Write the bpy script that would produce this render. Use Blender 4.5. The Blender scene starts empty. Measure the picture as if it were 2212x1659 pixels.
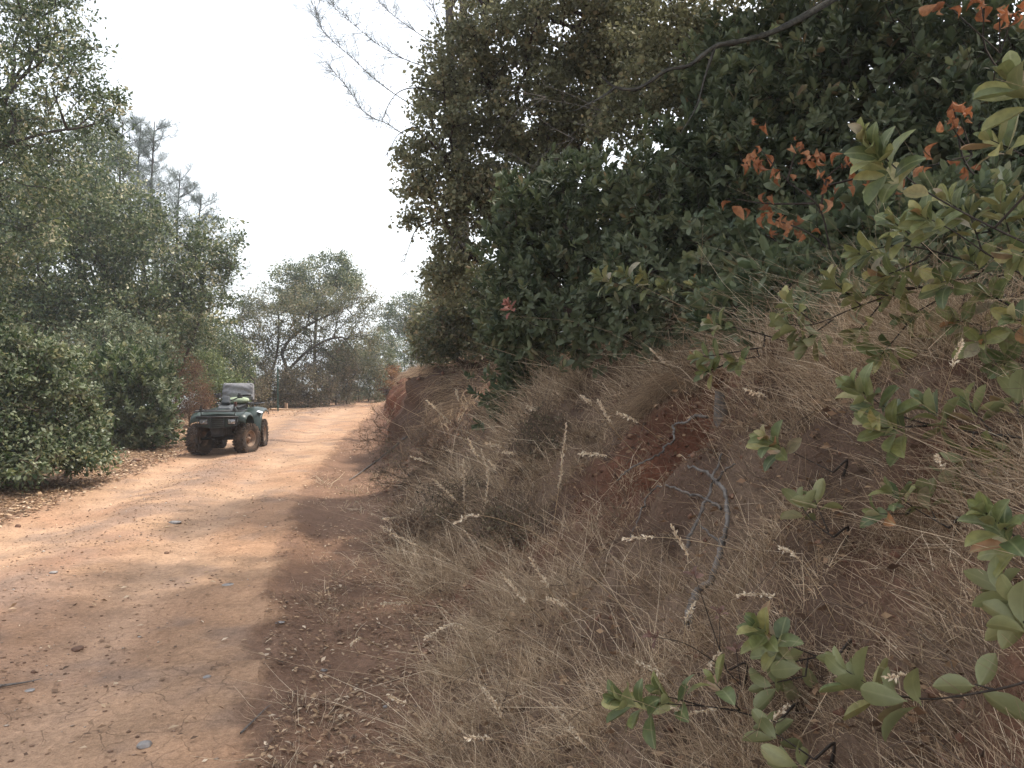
import bpy, bmesh, math, random
import numpy as np
from mathutils import Vector, Matrix
R = math.radians
scene = bpy.context.scene
COL = scene.collection

# ------------------------------------------------------------------ camera
CAM_H, FPX, PITCH = 1.6, 788.0, math.atan(16 / 788.0)
cd = bpy.data.cameras.new('camera'); cam = bpy.data.objects.new('camera', cd); COL.objects.link(cam)
cd.sensor_width = 36.0; cd.lens = FPX / 1024 * 36.0; cd.clip_end = 6000; cd.clip_start = 0.05
cam.location = (0, 0, CAM_H); cam.rotation_euler = (R(90) - PITCH, 0, 0)
scene.camera = cam
# ------------------------------------------------------------------ light
SUN_EL, SUN_AZ = R(65), R(62)          # azimuth clockwise from +Y (view direction) towards +X
sd = Vector((math.sin(SUN_AZ) * math.cos(SUN_EL), math.cos(SUN_AZ) * math.cos(SUN_EL), math.sin(SUN_EL)))
w = bpy.data.worlds.new('World'); scene.world = w; w.use_nodes = True
wn, wl = w.node_tree.nodes, w.node_tree.links
bg = wn['Background']; bg.inputs[1].default_value = 0.15
sky = wn.new('ShaderNodeTexSky'); sky.sky_type = 'NISHITA'; sky.sun_disc = False
sky.sun_elevation = SUN_EL; sky.sun_rotation = SUN_AZ
sky.air_density = 1.3; sky.dust_density = 3.0; sky.ozone_density = 1.0; sky.altitude = 300
hs = wn.new('ShaderNodeHueSaturation'); hs.inputs['Saturation'].default_value = 0.30
wl.new(sky.outputs[0], hs.inputs['Color']); wl.new(hs.outputs[0], bg.inputs[0])
sl = bpy.data.lights.new('sun', 'SUN'); sl.energy = 2.0; sl.angle = R(1.4); sl.color = (1.0, 0.92, 0.80)
so = bpy.data.objects.new('sun', sl); COL.objects.link(so); so.location = (20, 20, 30)
so.rotation_euler = sd.to_track_quat('Z', 'Y').to_euler()
vs = scene.view_settings; vs.view_transform = 'Standard'; vs.look = 'None'; vs.gamma = 1.0; vs.exposure = 1.42
vs.use_curve_mapping = False
cy = scene.cycles
cy.max_bounces = 6; cy.diffuse_bounces = 3; cy.glossy_bounces = 2; cy.transmission_bounces = 3; cy.transparent_max_bounces = 4
cy.volume_bounces = 1; cy.use_denoising = True; cy.caustics_reflective = False; cy.caustics_refractive = False
cy.sample_clamp_indirect = 4.0

# ------------------------------------------------------------------ pixel rays (photo measured at 2212 px wide)
CS, SN = math.cos(PITCH), math.sin(PITCH)
def vdir(vx, vy):
    u = (vx * 1024 / 2212 - 512) / FPX; v = (384 - vy * 1024 / 2212) / FPX
    return np.array([u, CS + v * SN, -SN + v * CS])
DS = 1.0
def V(vx, vy, d):
    d = d * DS; q = vdir(vx, vy); q = q * (d / q[1])
    return np.array([q[0], q[1], q[2] + CAM_H])

# ------------------------------------------------------------------ noise
def _hash(ix, iy, seed):
    n = (ix.astype(np.int64) * 374761393 + iy.astype(np.int64) * 668265263 + seed * 1442695041) & 0x7fffffff
    n = ((n ^ (n >> 13)) * 1274126177) & 0x7fffffff
    return ((n ^ (n >> 16)) & 0xffff) / 65535.0
def vnoise(x, y, seed=0):
    x = np.asarray(x, float); y = np.asarray(y, float)
    ix, iy = np.floor(x), np.floor(y); fx, fy = x - ix, y - iy
    fx = fx * fx * (3 - 2 * fx); fy = fy * fy * (3 - 2 * fy)
    a, b = _hash(ix, iy, seed), _hash(ix + 1, iy, seed); c, d = _hash(ix, iy + 1, seed), _hash(ix + 1, iy + 1, seed)
    return (a + (b - a) * fx) * (1 - fy) + (c + (d - c) * fx) * fy
def fbm(x, y, seed=0, o=4):
    s, a, t = 0.0, 1.0, 0.0
    for k in range(o):
        s = s + a * vnoise(np.asarray(x) * 2 ** k, np.asarray(y) * 2 ** k, seed + k * 17); t += a; a *= 0.5
    return s / t
def sstep(a, b, x):
    t = np.clip((np.asarray(x, float) - a) / (b - a), 0, 1); return t * t * (3 - 2 * t)

# ------------------------------------------------------------------ terrain shape
YF = [-30, 0, 3.15, 5.1, 13.3, 25.7, 33, 37, 40, 42, 44, 47, 52, 200]; XF = [5.6, .2, -.33, -.68, -2.35, -4.45, -5.5, -5.6, -4.6, -2.0, 3, 14, 30, 30]
YR = [-30, 0, 3.56, 6.27, 9.55, 13.3, 20, 25.7, 33, 37, 40, 42, 44, 47, 52, 200]; XR = [4.6, -.6, -1.18, -1.94, -2.62, -3.25, -4.1, -4.75, -5.75, -5.9, -5.0, -2.5, 2.4, 13, 29, 29]
YL = [-30, 0, 8.6, 11.2, 14.5, 20, 26, 30, 36, 43.5, 45, 47, 50, 56, 200]; XL = [1.2, -4.5, -5.6, -5.95, -6.35, -7.6, -8.9, -9.4, -8.6, -5.9, -3.5, 2.0, 12, 24, 24]
def xf(y): return np.interp(y, YF, XF)
def xr(y): return np.interp(y, YR, XR)
def xl(y): return np.interp(y, YL, XL)
def crest(y): return np.interp(y, [-30, 0, 3, 8, 12, 16, 21, 26, 33, 40, 60], [1.8, 1.75, 1.72, 1.75, 1.62, 1.52, 1.45, 1.5, 1.15, .9, .8])
NICHE = (0.90, 4.70)
def height(x, y):
    x = np.asarray(x, float); y = np.asarray(y, float)
    s = x - xf(y); hc = crest(y)
    sr = x - xr(y); l = xl(y) - x
    p = np.interp(s, [-.2, 0, .35, .8, 1.3, 1.8, 2.2, 2.8], [0, .015, .07, .27, .60, .87, 1.0, 1.08])
    p2 = np.interp(s, [-.2, 0, .25, .55, .95, 1.3, 2.8], [0, .02, .12, .50, .88, 1.0, 1.10]); k2 = sstep(11, 15, y) * sstep(40, 34, y); p = p + (p2 - p) * k2
    z = p * hc
    e = np.clip(s - 2.8, 0, None)
    z = z + np.interp(e, [0, 2, 6, 12, 30, 60, 200, 800], [0, .35, 2.2, 4.6, 9, 13, 6, -40])
    m = sstep(.15, .9, s)
    z = z + m * (fbm(x * 1.3, y * 1.3, 3) - .5) * .42 * np.clip(hc / 2, .3, 1) + m * (fbm(x * 4, y * 4, 9, 3) - .5) * .22
    z = z + m * (np.abs(fbm(x * 2.3, y * 2.3, 13, 3) - .5) - .12) * .55 * sstep(3.2, 2.4, s)
    # shoulder berm and ruts in the road
    inr = sstep(0, .3, -sr) * sstep(0, .3, -l)
    fr = (x - xl(y)) / np.maximum(xr(y) - xl(y), .1)
    z = z - inr * (.035 * np.exp(-((fr - .27) / .10) ** 2) + .035 * np.exp(-((fr - .74) / .10) ** 2)) + inr * .03 * np.exp(-((fr - .5) / .13) ** 2)
    z = z - .05 * sstep(-.02, .10, sr + (fbm(x * 2.4, y * 2.4, 71) - .5) * .45) * sstep(.6, .1, s)
    z = z + .05 * np.exp(-((sr - .12) / .14) ** 2) * (.5 + fbm(x * 2, y * 2, 5, 2)) + (fbm(x * .9, y * .9, 21, 3) - .5) * .06 + (fbm(x * 6, y * 6, 23, 2) - .5) * .018
    # left: litter strip then the hillside drops away
    z = z + np.where(l > 0, .10 * sstep(0, 1.2, l), 0)
    z = z - np.interp(np.clip(l - 3, 0, None), [0, 4, 20, 100, 400], [0, .8, 5, 28, 45])
    f = np.clip(y - 52, 0, None) * sstep(60, 0, s - 20)
    z = z - np.interp(f, [0, 20, 120, 400], [0, 3, 26, 45]) * np.where(l > 0, sstep(100, 0, l), 1)
    far = np.sqrt(x * x + y * y)
    z = z + sstep(250, 700, far) * (np.maximum(fbm(x / 300, y / 300, 41, 4) - .42, 0) * 150 + 14)
    z = np.maximum(z, -60)
    return z
def hz(x, y): return float(height(np.array([x]), np.array([y]))[0])
def ground_pt(x, y): return np.array([x, y, hz(x, y)])
def hit(vx, vy, lift=0.0):
    q = vdir(vx, vy); t = np.linspace(1.0, 60, 6000)
    z = CAM_H + q[2] * t; h = height(q[0] * t, q[1] * t)
    k = int(np.argmax(z < h)) if (z < h).any() else 5999
    t = t[k] - lift
    return np.array([q[0] * t, q[1] * t, CAM_H + q[2] * t])

# ------------------------------------------------------------------ mesh helpers
def np_mesh(name, v, f, mat=None, tint=None, smooth=False, col=None):
    v = np.ascontiguousarray(v, np.float32); f = np.ascontiguousarray(f, np.int32)
    m = bpy.data.meshes.new(name); k = f.shape[1]
    m.vertices.add(len(v)); m.vertices.foreach_set('co', v.ravel())
    m.loops.add(f.size); m.loops.foreach_set('vertex_index', f.ravel())
    m.polygons.add(len(f)); m.polygons.foreach_set('loop_start', np.arange(0, f.size, k, dtype=np.int32))
    try: m.polygons.foreach_set('loop_total', np.full(len(f), k, np.int32))
    except Exception: pass
    if smooth: m.polygons.foreach_set('use_smooth', np.ones(len(f), bool))
    if tint is not None:
        a = m.attributes.new('tint', 'FLOAT', 'POINT'); a.data.foreach_set('value', np.ascontiguousarray(tint, np.float32))
    if col is not None:
        a = m.attributes.new('soil', 'FLOAT_COLOR', 'POINT')
        c = np.ones((len(v), 4), np.float32); c[:, :3] = col; a.data.foreach_set('color', c.ravel())
    m.update(); m.validate(verbose=False)
    if mat: m.materials.append(mat)
    return m
def link(name, data, parent=None, loc=None):
    o = bpy.data.objects.new(name, data); COL.objects.link(o)
    if parent is not None: o.parent = parent
    if loc is not None: o.location = loc
    return o
def tag(o, label=None, cat=None, group=None, kind=None):
    if label: o['label'] = label
    if cat: o['category'] = cat
    if group: o['group'] = group
    if kind: o['kind'] = kind
    return o
def thing(name, label, cat, loc=(0, 0, 0), group=None):
    o = link(name, None, None, loc); return tag(o, label, cat, group)

# ------------------------------------------------------------------ materials
def mat_new(name):
    m = bpy.data.materials.new(name); m.use_nodes = True
    return m, m.node_tree.nodes, m.node_tree.links, m.node_tree.nodes['Principled BSDF']
def ramp(n, stops):
    r = n.new('ShaderNodeValToRGB'); e = r.color_ramp.elements
    while len(e) < len(stops): e.new(.5)
    for k, (p, c) in enumerate(stops): e[k].position = p; e[k].color = (*c, 1)
    return r
def leaf_mat(name, stops, rough=.45, trans=.25, spec=.35, rnd=False, under=None):
    m, n, l, b = mat_new(name)
    if rnd:
        a = n.new('ShaderNodeObjectInfo'); fac = a.outputs['Random']
    else:
        a = n.new('ShaderNodeAttribute'); a.attribute_name = 'tint'; fac = a.outputs['Fac']
    r = ramp(n, stops); l.new(fac, r.inputs[0])
    g = n.new('ShaderNodeNewGeometry'); nz = n.new('ShaderNodeTexNoise'); nz.inputs['Scale'].default_value = 60 if rnd else 9
    l.new(g.outputs['Position'], nz.inputs['Vector'])
    mr = n.new('ShaderNodeMapRange'); mr.inputs[1].default_value = .3; mr.inputs[2].default_value = .7; mr.inputs[3].default_value = .8; mr.inputs[4].default_value = 1.2
    l.new(nz.outputs[0], mr.inputs[0])
    mx = n.new('ShaderNodeMix'); mx.data_type = 'RGBA'; mx.blend_type = 'MULTIPLY'; mx.inputs[0].default_value = 1
    l.new(r.outputs[0], mx.inputs[6]); l.new(mr.outputs[0], mx.inputs[7])
    colr = mx.outputs[2]
    if under is not None:
        bf = n.new('ShaderNodeMix'); bf.data_type = 'RGBA'; bf.inputs[7].default_value = (*under, 1); sc = n.new('ShaderNodeMath'); sc.operation = 'MULTIPLY'; sc.inputs[1].default_value = .75
        l.new(g.outputs['Backfacing'], sc.inputs[0]); l.new(sc.outputs[0], bf.inputs[0]); l.new(colr, bf.inputs[6]); colr = bf.outputs[2]
    if rnd and under is not None:
        tc = n.new('ShaderNodeTexCoord'); sx = n.new('ShaderNodeSeparateXYZ'); l.new(tc.outputs['Object'], sx.inputs[0]); ab = n.new('ShaderNodeMath'); ab.operation = 'ABSOLUTE'; l.new(sx.outputs[0], ab.inputs[0])
        rr = n.new('ShaderNodeMapRange'); rr.inputs[1].default_value = .008; rr.inputs[2].default_value = .03; rr.inputs[3].default_value = .55; rr.inputs[4].default_value = 0; l.new(ab.outputs[0], rr.inputs[0])
        rb = n.new('ShaderNodeMix'); rb.data_type = 'RGBA'; rb.inputs[7].default_value = (.30, .30, .15, 1); l.new(rr.outputs[0], rb.inputs[0]); l.new(colr, rb.inputs[6]); colr = rb.outputs[2]
    l.new(colr, b.inputs['Base Color']); b.inputs['Roughness'].default_value = rough; b.inputs['Specular IOR Level'].default_value = spec
    if trans > 0:
        t = n.new('ShaderNodeBsdfTranslucent'); s = n.new('ShaderNodeMixShader'); s.inputs[0].default_value = trans
        hsv = n.new('ShaderNodeHueSaturation'); hsv.inputs['Value'].default_value = 1.6; hsv.inputs['Hue'].default_value = .495
        l.new(mx.outputs[2], hsv.inputs['Color']); l.new(hsv.outputs[0], t.inputs[0])
        l.new(b.outputs[0], s.inputs[1]); l.new(t.outputs[0], s.inputs[2]); l.new(s.outputs[0], n['Material Output'].inputs[0])
    return m
def noise_mat(name, c1, c2, scale=8, rough=.9, bump=.3, metal=0, stretch=(1, 1, 1), detail=6, spec=.3, obj=True, dist=.02):
    m, n, l, b = mat_new(name)
    tc = n.new('ShaderNodeTexCoord'); mp = n.new('ShaderNodeMapping'); mp.inputs['Scale'].default_value = stretch
    l.new(tc.outputs['Object'], mp.inputs[0])
    nz = n.new('ShaderNodeTexNoise'); nz.inputs['Scale'].default_value = scale; nz.inputs['Detail'].default_value = detail; nz.inputs['Roughness'].default_value = .65
    l.new(mp.outputs[0], nz.inputs['Vector'])
    r = ramp(n, [(.32, c1), (.68, c2)]); l.new(nz.outputs[0], r.inputs[0]); l.new(r.outputs[0], b.inputs['Base Color'])
    b.inputs['Roughness'].default_value = rough; b.inputs['Metallic'].default_value = metal; b.inputs['Specular IOR Level'].default_value = spec
    if bump:
        bp = n.new('ShaderNodeBump'); bp.inputs['Strength'].default_value = bump; bp.inputs['Distance'].default_value = dist
        l.new(nz.outputs[0], bp.inputs['Height']); l.new(bp.outputs[0], b.inputs['Normal'])
    return m
def soil_mat(name, crack=False, bump=.6):
    m, n, l, b = mat_new(name)
    g = n.new('ShaderNodeNewGeometry'); at = n.new('ShaderNodeAttribute'); at.attribute_name = 'soil'
    def nz(sc, det=4, ro=.6):
        t = n.new('ShaderNodeTexNoise'); t.inputs['Scale'].default_value = sc; t.inputs['Detail'].default_value = det; t.inputs['Roughness'].default_value = ro
        l.new(g.outputs['Position'], t.inputs['Vector']); return t
    def rng(src, a, c, lo, hi):
        r = n.new('ShaderNodeMapRange'); r.inputs[1].default_value = a; r.inputs[2].default_value = c; r.inputs[3].default_value = lo; r.inputs[4].default_value = hi
        l.new(src, r.inputs[0]); return r.outputs[0]
    def mul(a, c):
        x = n.new('ShaderNodeMix'); x.data_type = 'RGBA'; x.blend_type = 'MULTIPLY'; x.inputs[0].default_value = 1
        l.new(a, x.inputs[6]); l.new(c, x.inputs[7]); return x.outputs[2]
    n1, n2, n3 = nz(2.2, 6), nz(28, 5, .7), nz(140, 3)
    c = mul(at.outputs['Color'], rng(n1.outputs[0], .3, .7, .78, 1.2))
    c = mul(c, rng(n2.outputs[0], .3, .72, .72, 1.22)); c = mul(c, rng(n3.outputs[0], .35, .65, .82, 1.15))
    vor = n.new('ShaderNodeTexVoronoi'); vor.inputs['Scale'].default_value = 45; l.new(g.outputs['Position'], vor.inputs['Vector'])
    h = n.new('ShaderNodeMath'); h.operation = 'ADD'; l.new(n2.outputs[0], h.inputs[0])
    hv = n.new('ShaderNodeMath'); hv.operation = 'MULTIPLY'; hv.inputs[1].default_value = -.35; l.new(vor.outputs['Distance'], hv.inputs[0]); l.new(hv.outputs[0], h.inputs[1])
    hh = h.outputs[0]
    if crack:
        wv = nz(3, 3); vc = n.new('ShaderNodeTexVoronoi'); vc.feature = 'DISTANCE_TO_EDGE'; vc.inputs['Scale'].default_value = 5.5
        ad = n.new('ShaderNodeVectorMath'); ad.operation = 'MULTIPLY_ADD'; ad.inputs[1].default_value = (.30, .30, .30)
        l.new(wv.outputs['Color'], ad.inputs[0]); l.new(g.outputs['Position'], ad.inputs[2])
        l.new(ad.outputs[0], vc.inputs['Vector'])
        e = rng(vc.outputs['Distance'], .002, .02, 0, 1)
        mk = rng(nz(.9, 3).outputs[0], .50, .60, 0, 1)
        inv = n.new('ShaderNodeMath'); inv.operation = 'SUBTRACT'; inv.inputs[0].default_value = 1; l.new(e, inv.inputs[1])
        ck = n.new('ShaderNodeMath'); ck.operation = 'MULTIPLY'; l.new(inv.outputs[0], ck.inputs[0]); l.new(mk, ck.inputs[1])
        c = mul(c, rng(ck.outputs[0], 0, 1, 1, .62))
        h2 = n.new('ShaderNodeMath'); h2.operation = 'SUBTRACT'; l.new(hh, h2.inputs[0]); l.new(ck.outputs[0], h2.inputs[1]); hh = h2.outputs[0]
    l.new(c, b.inputs['Base Color']); b.inputs['Roughness'].default_value = .95; b.inputs['Specular IOR Level'].default_value = .15
    bp = n.new('ShaderNodeBump'); bp.inputs['Strength'].default_value = bump; bp.inputs['Distance'].default_value = .02
    l.new(hh, bp.inputs['Height']); l.new(bp.outputs[0], b.inputs['Normal'])
    return m
M = {}
M['road'] = soil_mat('road_dirt', True, .55); M['bank'] = soil_mat('bank_soil', False, .9); M['ground'] = soil_mat('ground_soil', False, .8)
M['bark'] = noise_mat('oak_bark', (.030, .024, .020), (.085, .072, .062), 14, .95, .5, stretch=(1, 1, .35))
M['barkdark'] = noise_mat('shrub_bark', (.020, .015, .012), (.065, .050, .040), 20, .9, .4)
M['manzbark'] = noise_mat('manzanita_bark', (.020, .012, .010), (.062, .033, .024), 12, .7, .3)
M['lichen'] = noise_mat('lichened_bark', (.022, .020, .018), (.105, .102, .088), 22, .95, .5)
M['drytwig'] = noise_mat('dry_twig_bark', (.085, .060, .045), (.20, .145, .105), 30, .95, .2)
M['greywood'] = noise_mat('weathered_wood', (.080, .070, .062), (.215, .190, .170), 16, .9, .5, stretch=(2, 2, 2))
M['oak'] = leaf_mat('oak_leaves', [(0, (.030, .048, .020)), (.35, (.062, .088, .036)), (.7, (.112, .138, .056)), (.92, (.20, .205, .095)), (1, (.38, .35, .22))])
M['oakgrey'] = leaf_mat('olive_oak_leaves', [(0, (.050, .062, .030)), (.5, (.105, .112, .055)), (.85, (.175, .170, .085)), (1, (.24, .19, .11))])
M['bushgreen'] = leaf_mat('green_bush_leaves', [(0, (.022, .042, .015)), (.45, (.055, .086, .030)), (.82, (.120, .145, .056)), (1, (.34, .33, .18))], under=(.17, .19, .11))
M['yellowgreen'] = leaf_mat('yellow_green_leaves', [(0, (.050, .072, .024)), (.5, (.095, .125, .042)), (1, (.18, .20, .08))], trans=.3)
M['drybush'] = leaf_mat('dry_brown_leaves', [(0, (.065, .036, .022)), (.5, (.15, .080, .045)), (1, (.28, .17, .10))], rough=.8)
M['greybush'] = leaf_mat('grey_brown_brush', [(0, (.060, .050, .032)), (.5, (.125, .105, .065)), (.85, (.17, .155, .085)), (1, (.25, .19, .13))], rough=.8)
M['rust'] = leaf_mat('rusty_leaves', [(0, (.10, .04, .012)), (.5, (.20, .085, .025)), (1, (.30, .17, .06))], rough=.8)
M['toyon'] = leaf_mat('toyon_leaves', [(0, (.038, .056, .028)), (.42, (.082, .108, .054)), (.78, (.140, .165, .082)), (.96, (.22, .215, .110)), (1, (.20, .15, .08))], rough=.48, spec=.32, trans=.22, under=(.15, .17, .10))
M['manz'] = leaf_mat('manzanita_leaves', [(0, (.100, .105, .055)), (.45, (.18, .182, .100)), (.92, (.28, .27, .155)), (1, (.27, .22, .12))], rough=.6, trans=.3)
M['pine'] = leaf_mat('pine_needles', [(0, (.060, .082, .066)), (1, (.13, .16, .125))], trans=.15)
M['fg'] = leaf_mat('toyon_leaf_near', [(0, (.080, .105, .042)), (.4, (.140, .160, .060)), (.72, (.215, .215, .078)), (.88, (.30, .27, .10)), (.94, (.28, .24, .16)), (1, (.28, .13, .05))], rough=.45, spec=.4, rnd=True, trans=.22, under=(.25, .25, .125))
M['dullpink'] = leaf_mat('dull_pinkish_leaf', [(0, (.13, .075, .058)), (1, (.23, .135, .105))], rough=.7, rnd=True)
M['orange'] = leaf_mat('dead_orange_leaf', [(0, (.17, .068, .030)), (.6, (.31, .122, .050)), (1, (.40, .21, .11))], rough=.7, rnd=True, trans=.3)
M['pink'] = leaf_mat('dead_red_leaf', [(0, (.20, .075, .055)), (1, (.32, .15, .11))], rough=.6, rnd=True)
M['grass'] = leaf_mat('dry_grass_blades', [(0, (.100, .068, .045)), (.4, (.27, .192, .122)), (.75, (.47, .350, .228)), (1, (.74, .61, .44))], rough=.7, trans=.25)
M['straw'] = leaf_mat('straw_stalk', [(0, (.42, .30, .18)), (1, (.62, .49, .33))], rough=.7, trans=.2, rnd=True)
M['seed'] = leaf_mat('pale_seed_head', [(0, (.60, .48, .34)), (1, (.82, .73, .58))], rough=.8, trans=.3)
M['litter'] = leaf_mat('fallen_leaf_litter', [(0, (.085, .050, .032)), (.4, (.22, .13, .075)), (.8, (.40, .27, .16)), (1, (.56, .45, .33))], rough=.75, trans=.1)
M['pebble'] = leaf_mat('road_pebbles', [(0, (.16, .095, .065)), (.6, (.29, .18, .12)), (.92, (.33, .25, .19)), (1, (.48, .44, .40))], rough=.95, trans=0)
M['clods'] = leaf_mat('red_brown_clods', [(0, (.085, .040, .026)), (.6, (.16, .078, .050)), (1, (.24, .14, .095))], rough=.95, trans=0)
M['stone'] = noise_mat('grey_stone', (.16, .15, .145), (.34, .31, .29), 14, .9, .5)
M['redclod'] = noise_mat('brown_clod', (.10, .055, .038), (.20, .12, .085), 14, .95, .6)

# ------------------------------------------------------------------ terrain meshes
def soil_color(x, y):
    s = x - xf(y); sr = x - xr(y); l = xl(y) - x
    n1, n2, n3 = fbm(x * .8, y * .8, 61), fbm(x * 2.4, y * 2.4, 71), fbm(x * 7, y * 7, 81, 3)
    def C(*c): return np.array(c)[None, :]
    def mix(a, b, t): return a + (b - a) * np.clip(t, 0, 1)[:, None]
    fr = (x - xl(y)) / np.maximum(xr(y) - xl(y), .1)
    road = mix(C(.330, .196, .120), C(.380, .240, .150), sstep(.3, .7, n1))
    trk = np.exp(-((fr - .27) / .07) ** 2) + np.exp(-((fr - .74) / .07) ** 2); road = mix(road, C(.40, .265, .178), trk * .55)
    gravel = np.exp(-((fr - .50 + (n2 - .5) * .15) / .12) ** 2) * .8 + np.exp(-((fr - .03) / .07) ** 2) * .4
    road = mix(road, C(.215, .145, .110), gravel * sstep(.25, .6, n2 + .1))
    road = mix(road, C(.23, .16, .122), sstep(.55, .75, n2) * .6)
    road = mix(road, C(.31, .165, .098), sstep(.62, .8, fbm(x * 1.1, y * .6, 91)) * .5)
    bank = mix(C(.105, .066, .046), C(.175, .118, .082), sstep(.4, .6, n2))
    red = C(.175, .072, .043)
    nx, ny = NICHE
    redm = np.exp(-(((x - nx) / .42) ** 2 + ((y - ny) / .46) ** 2)) * 1.6
    redm = np.maximum(redm, sstep(.58, .70, n1) * .6)
    redm = np.maximum(redm, sstep(13, 17, y) * sstep(2.3, 1.9, s) * (.75 + .5 * sstep(.4, .6, n2)))
    bank = mix(bank, red, redm)
    straw = mix(C(.26, .185, .115), C(.36, .27, .16), n3)
    bank = mix(bank, straw, sstep(2.0, 2.6, s) * .85)
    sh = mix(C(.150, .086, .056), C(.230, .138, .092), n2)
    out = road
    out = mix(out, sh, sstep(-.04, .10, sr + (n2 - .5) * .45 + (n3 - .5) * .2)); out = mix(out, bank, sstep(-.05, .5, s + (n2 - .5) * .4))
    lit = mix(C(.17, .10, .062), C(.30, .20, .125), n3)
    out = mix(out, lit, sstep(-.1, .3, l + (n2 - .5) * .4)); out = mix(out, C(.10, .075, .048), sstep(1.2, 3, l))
    far = np.sqrt(x * x + y * y)
    return mix(out, C(.085, .085, .050), sstep(60, 140, far))
ys = np.concatenate([np.arange(-30, 0, 1.5), np.arange(0, 4.0, .075), np.arange(4.0, 5.6, .03), np.arange(5.6, 9, .075), np.arange(9, 22, .10), np.arange(22, 34, .2), np.arange(34, 54, .4), np.geomspace(54, 1300, 60)])
def strip(xs_of_y):
    X = np.array([xs_of_y(y) for y in ys]); Y = np.repeat(ys[:, None], X.shape[1], 1)
    return X, Y
def grid_obj(name, X, Y, mat, disp=None):
    nr, nc = X.shape; x, y = X.ravel(), Y.ravel(); z = height(x, y)
    c = soil_color(x, y); v = np.stack([x, y, z], 1)
    if disp: v = disp(v)
    i = np.arange(nr * nc).reshape(nr, nc)
    f = np.stack([i[:-1, :-1], i[:-1, 1:], i[1:, 1:], i[1:, :-1]], -1).reshape(-1, 4)
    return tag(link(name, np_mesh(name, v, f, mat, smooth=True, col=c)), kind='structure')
def niche_off(x, y):
    q = niche(np.stack([x, y, height(x, y)], 1)); return q
def niche(v):
    nx, ny = NICHE; s = v[:, 0] - xf(v[:, 1])
    g = np.exp(-((v[:, 1] - ny) / .40) ** 2 - ((v[:, 0] - nx) / .38) ** 2)
    rough = fbm(v[:, 1] * 6, v[:, 2] * 6, 55)
    g = sstep(.20, .62, g + (rough - .5) * .45); r2 = fbm(v[:, 1] * 17, v[:, 2] * 17 + v[:, 0] * 9, 58, 3) - .5; v[:, 0] += g * (.40 + .16 * rough + .16 * r2); v[:, 2] -= g * (.15 + .05 * rough + .08 * r2)
    g2 = sstep(11, 14, v[:, 1]) * sstep(38, 33, v[:, 1]) * sstep(.15, .5, s) * sstep(1.7, 1.2, s)
    v[:, 0] += g2 * (.9 * (fbm(v[:, 1] * .9, v[:, 2] * .8, 56) - .42) + .5 * (fbm(v[:, 1] * 3.1, v[:, 2] * 3.1, 59, 3) - .5)); v[:, 2] += g2 * .22 * (fbm(v[:, 1] * 4, v[:, 0] * 4, 57) - .5)
    return v
LO = np.concatenate([[0], np.linspace(.12, 2.4, 18), np.geomspace(2.8, 1300, 55)])
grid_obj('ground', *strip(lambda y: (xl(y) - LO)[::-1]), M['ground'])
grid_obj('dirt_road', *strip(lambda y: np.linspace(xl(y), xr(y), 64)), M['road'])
RO = np.concatenate([np.linspace(0, 1, 14), 1 + np.linspace(.05, .95, 15), 1 + np.linspace(1.0, 2.2, 44), 1 + np.linspace(2.26, 2.9, 10), 1 + np.geomspace(3.1, 1300, 50)])
def bank_cols(y):
    a, b = xr(y), xf(y); o = RO.copy()
    return np.where(o <= 1, a + (b - a) * o, b + (o - 1))
grid_obj('bank', *strip(bank_cols), M['bank'], niche)

# ------------------------------------------------------------------ leaves, tubes, skeletons
TPL = {}
def grid_tpl(name, t, wd, curl=.12, fold=.10):
    v = []
    for tt, ww in zip(t, wd):
        h = -curl * (2 * tt - 1) ** 2 + curl
        for sx in (-1, 0, 1): v.append((tt, sx * ww, h * .6 + abs(sx) * ww * fold * 2))
    f = []
    for r in range(len(t) - 1):
        for c in range(2): i = r * 3 + c; f.append((i, i + 1, i + 4, i + 3))
    TPL[name] = (np.array(v), np.array(f))
TPL['diamond'] = (np.array([(0, 0, 0), (.5, -.5, .10), (1, 0, 0), (.5, .5, .10)]), np.array([(0, 1, 2, 3)]))
TPL['hex'] = (np.array([(0, 0, 0), (.32, .46, .09), (.74, .42, .10), (1, 0, .02), (.74, -.42, .10), (.32, -.46, .09)]), np.array([(0, 3, 2, 1), (0, 5, 4, 3)]))
grid_tpl('blade', [0, .5, 1], [.06, .5, .05])
grid_tpl('toyon', [0, .38, .74, 1], [.05, .45, .42, .05])
grid_tpl('round', [0, .3, .75, 1], [.12, .5, .46, .14], .05, .05)
grid_tpl('fine', [0, .06, .22, .42, .62, .80, .93, 1], [.03, .05, .30, .45, .50, .40, .22, .03], .14, .14)
grid_tpl('fine2', [0, .06, .22, .42, .62, .80, .93, 1], [.03, .05, .27, .44, .48, .41, .24, .03], -.10, .20)
grid_tpl('fine3', [0, .05, .2, .42, .65, .83, .94, 1], [.03, .05, .33, .49, .47, .36, .18, .03], .30, .05)
grid_tpl('crisp', [0, .1, .3, .55, .8, 1], [.03, .22, .46, .42, .22, .03], .55, .30)
def norm(a): return a / np.maximum(np.linalg.norm(a, axis=-1, keepdims=True), 1e-9)
def leaves_geo(P, A, N, L, W, tint, tpl):
    tv, tf = TPL[tpl]; A = norm(A); B = norm(np.cross(A, N)); N = np.cross(B, A)
    v = P[:, None, :] + L[:, None, None] * (tv[None, :, 0:1] * A[:, None, :] + tv[None, :, 2:3] * N[:, None, :]) + (W * 1.0)[:, None, None] * tv[None, :, 1:2] * B[:, None, :]
    k = len(tv); f = tf[None] + (np.arange(len(P)) * k)[:, None, None]
    return v.reshape(-1, 3), f.reshape(-1, tf.shape[1]), np.repeat(tint, k)
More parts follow.
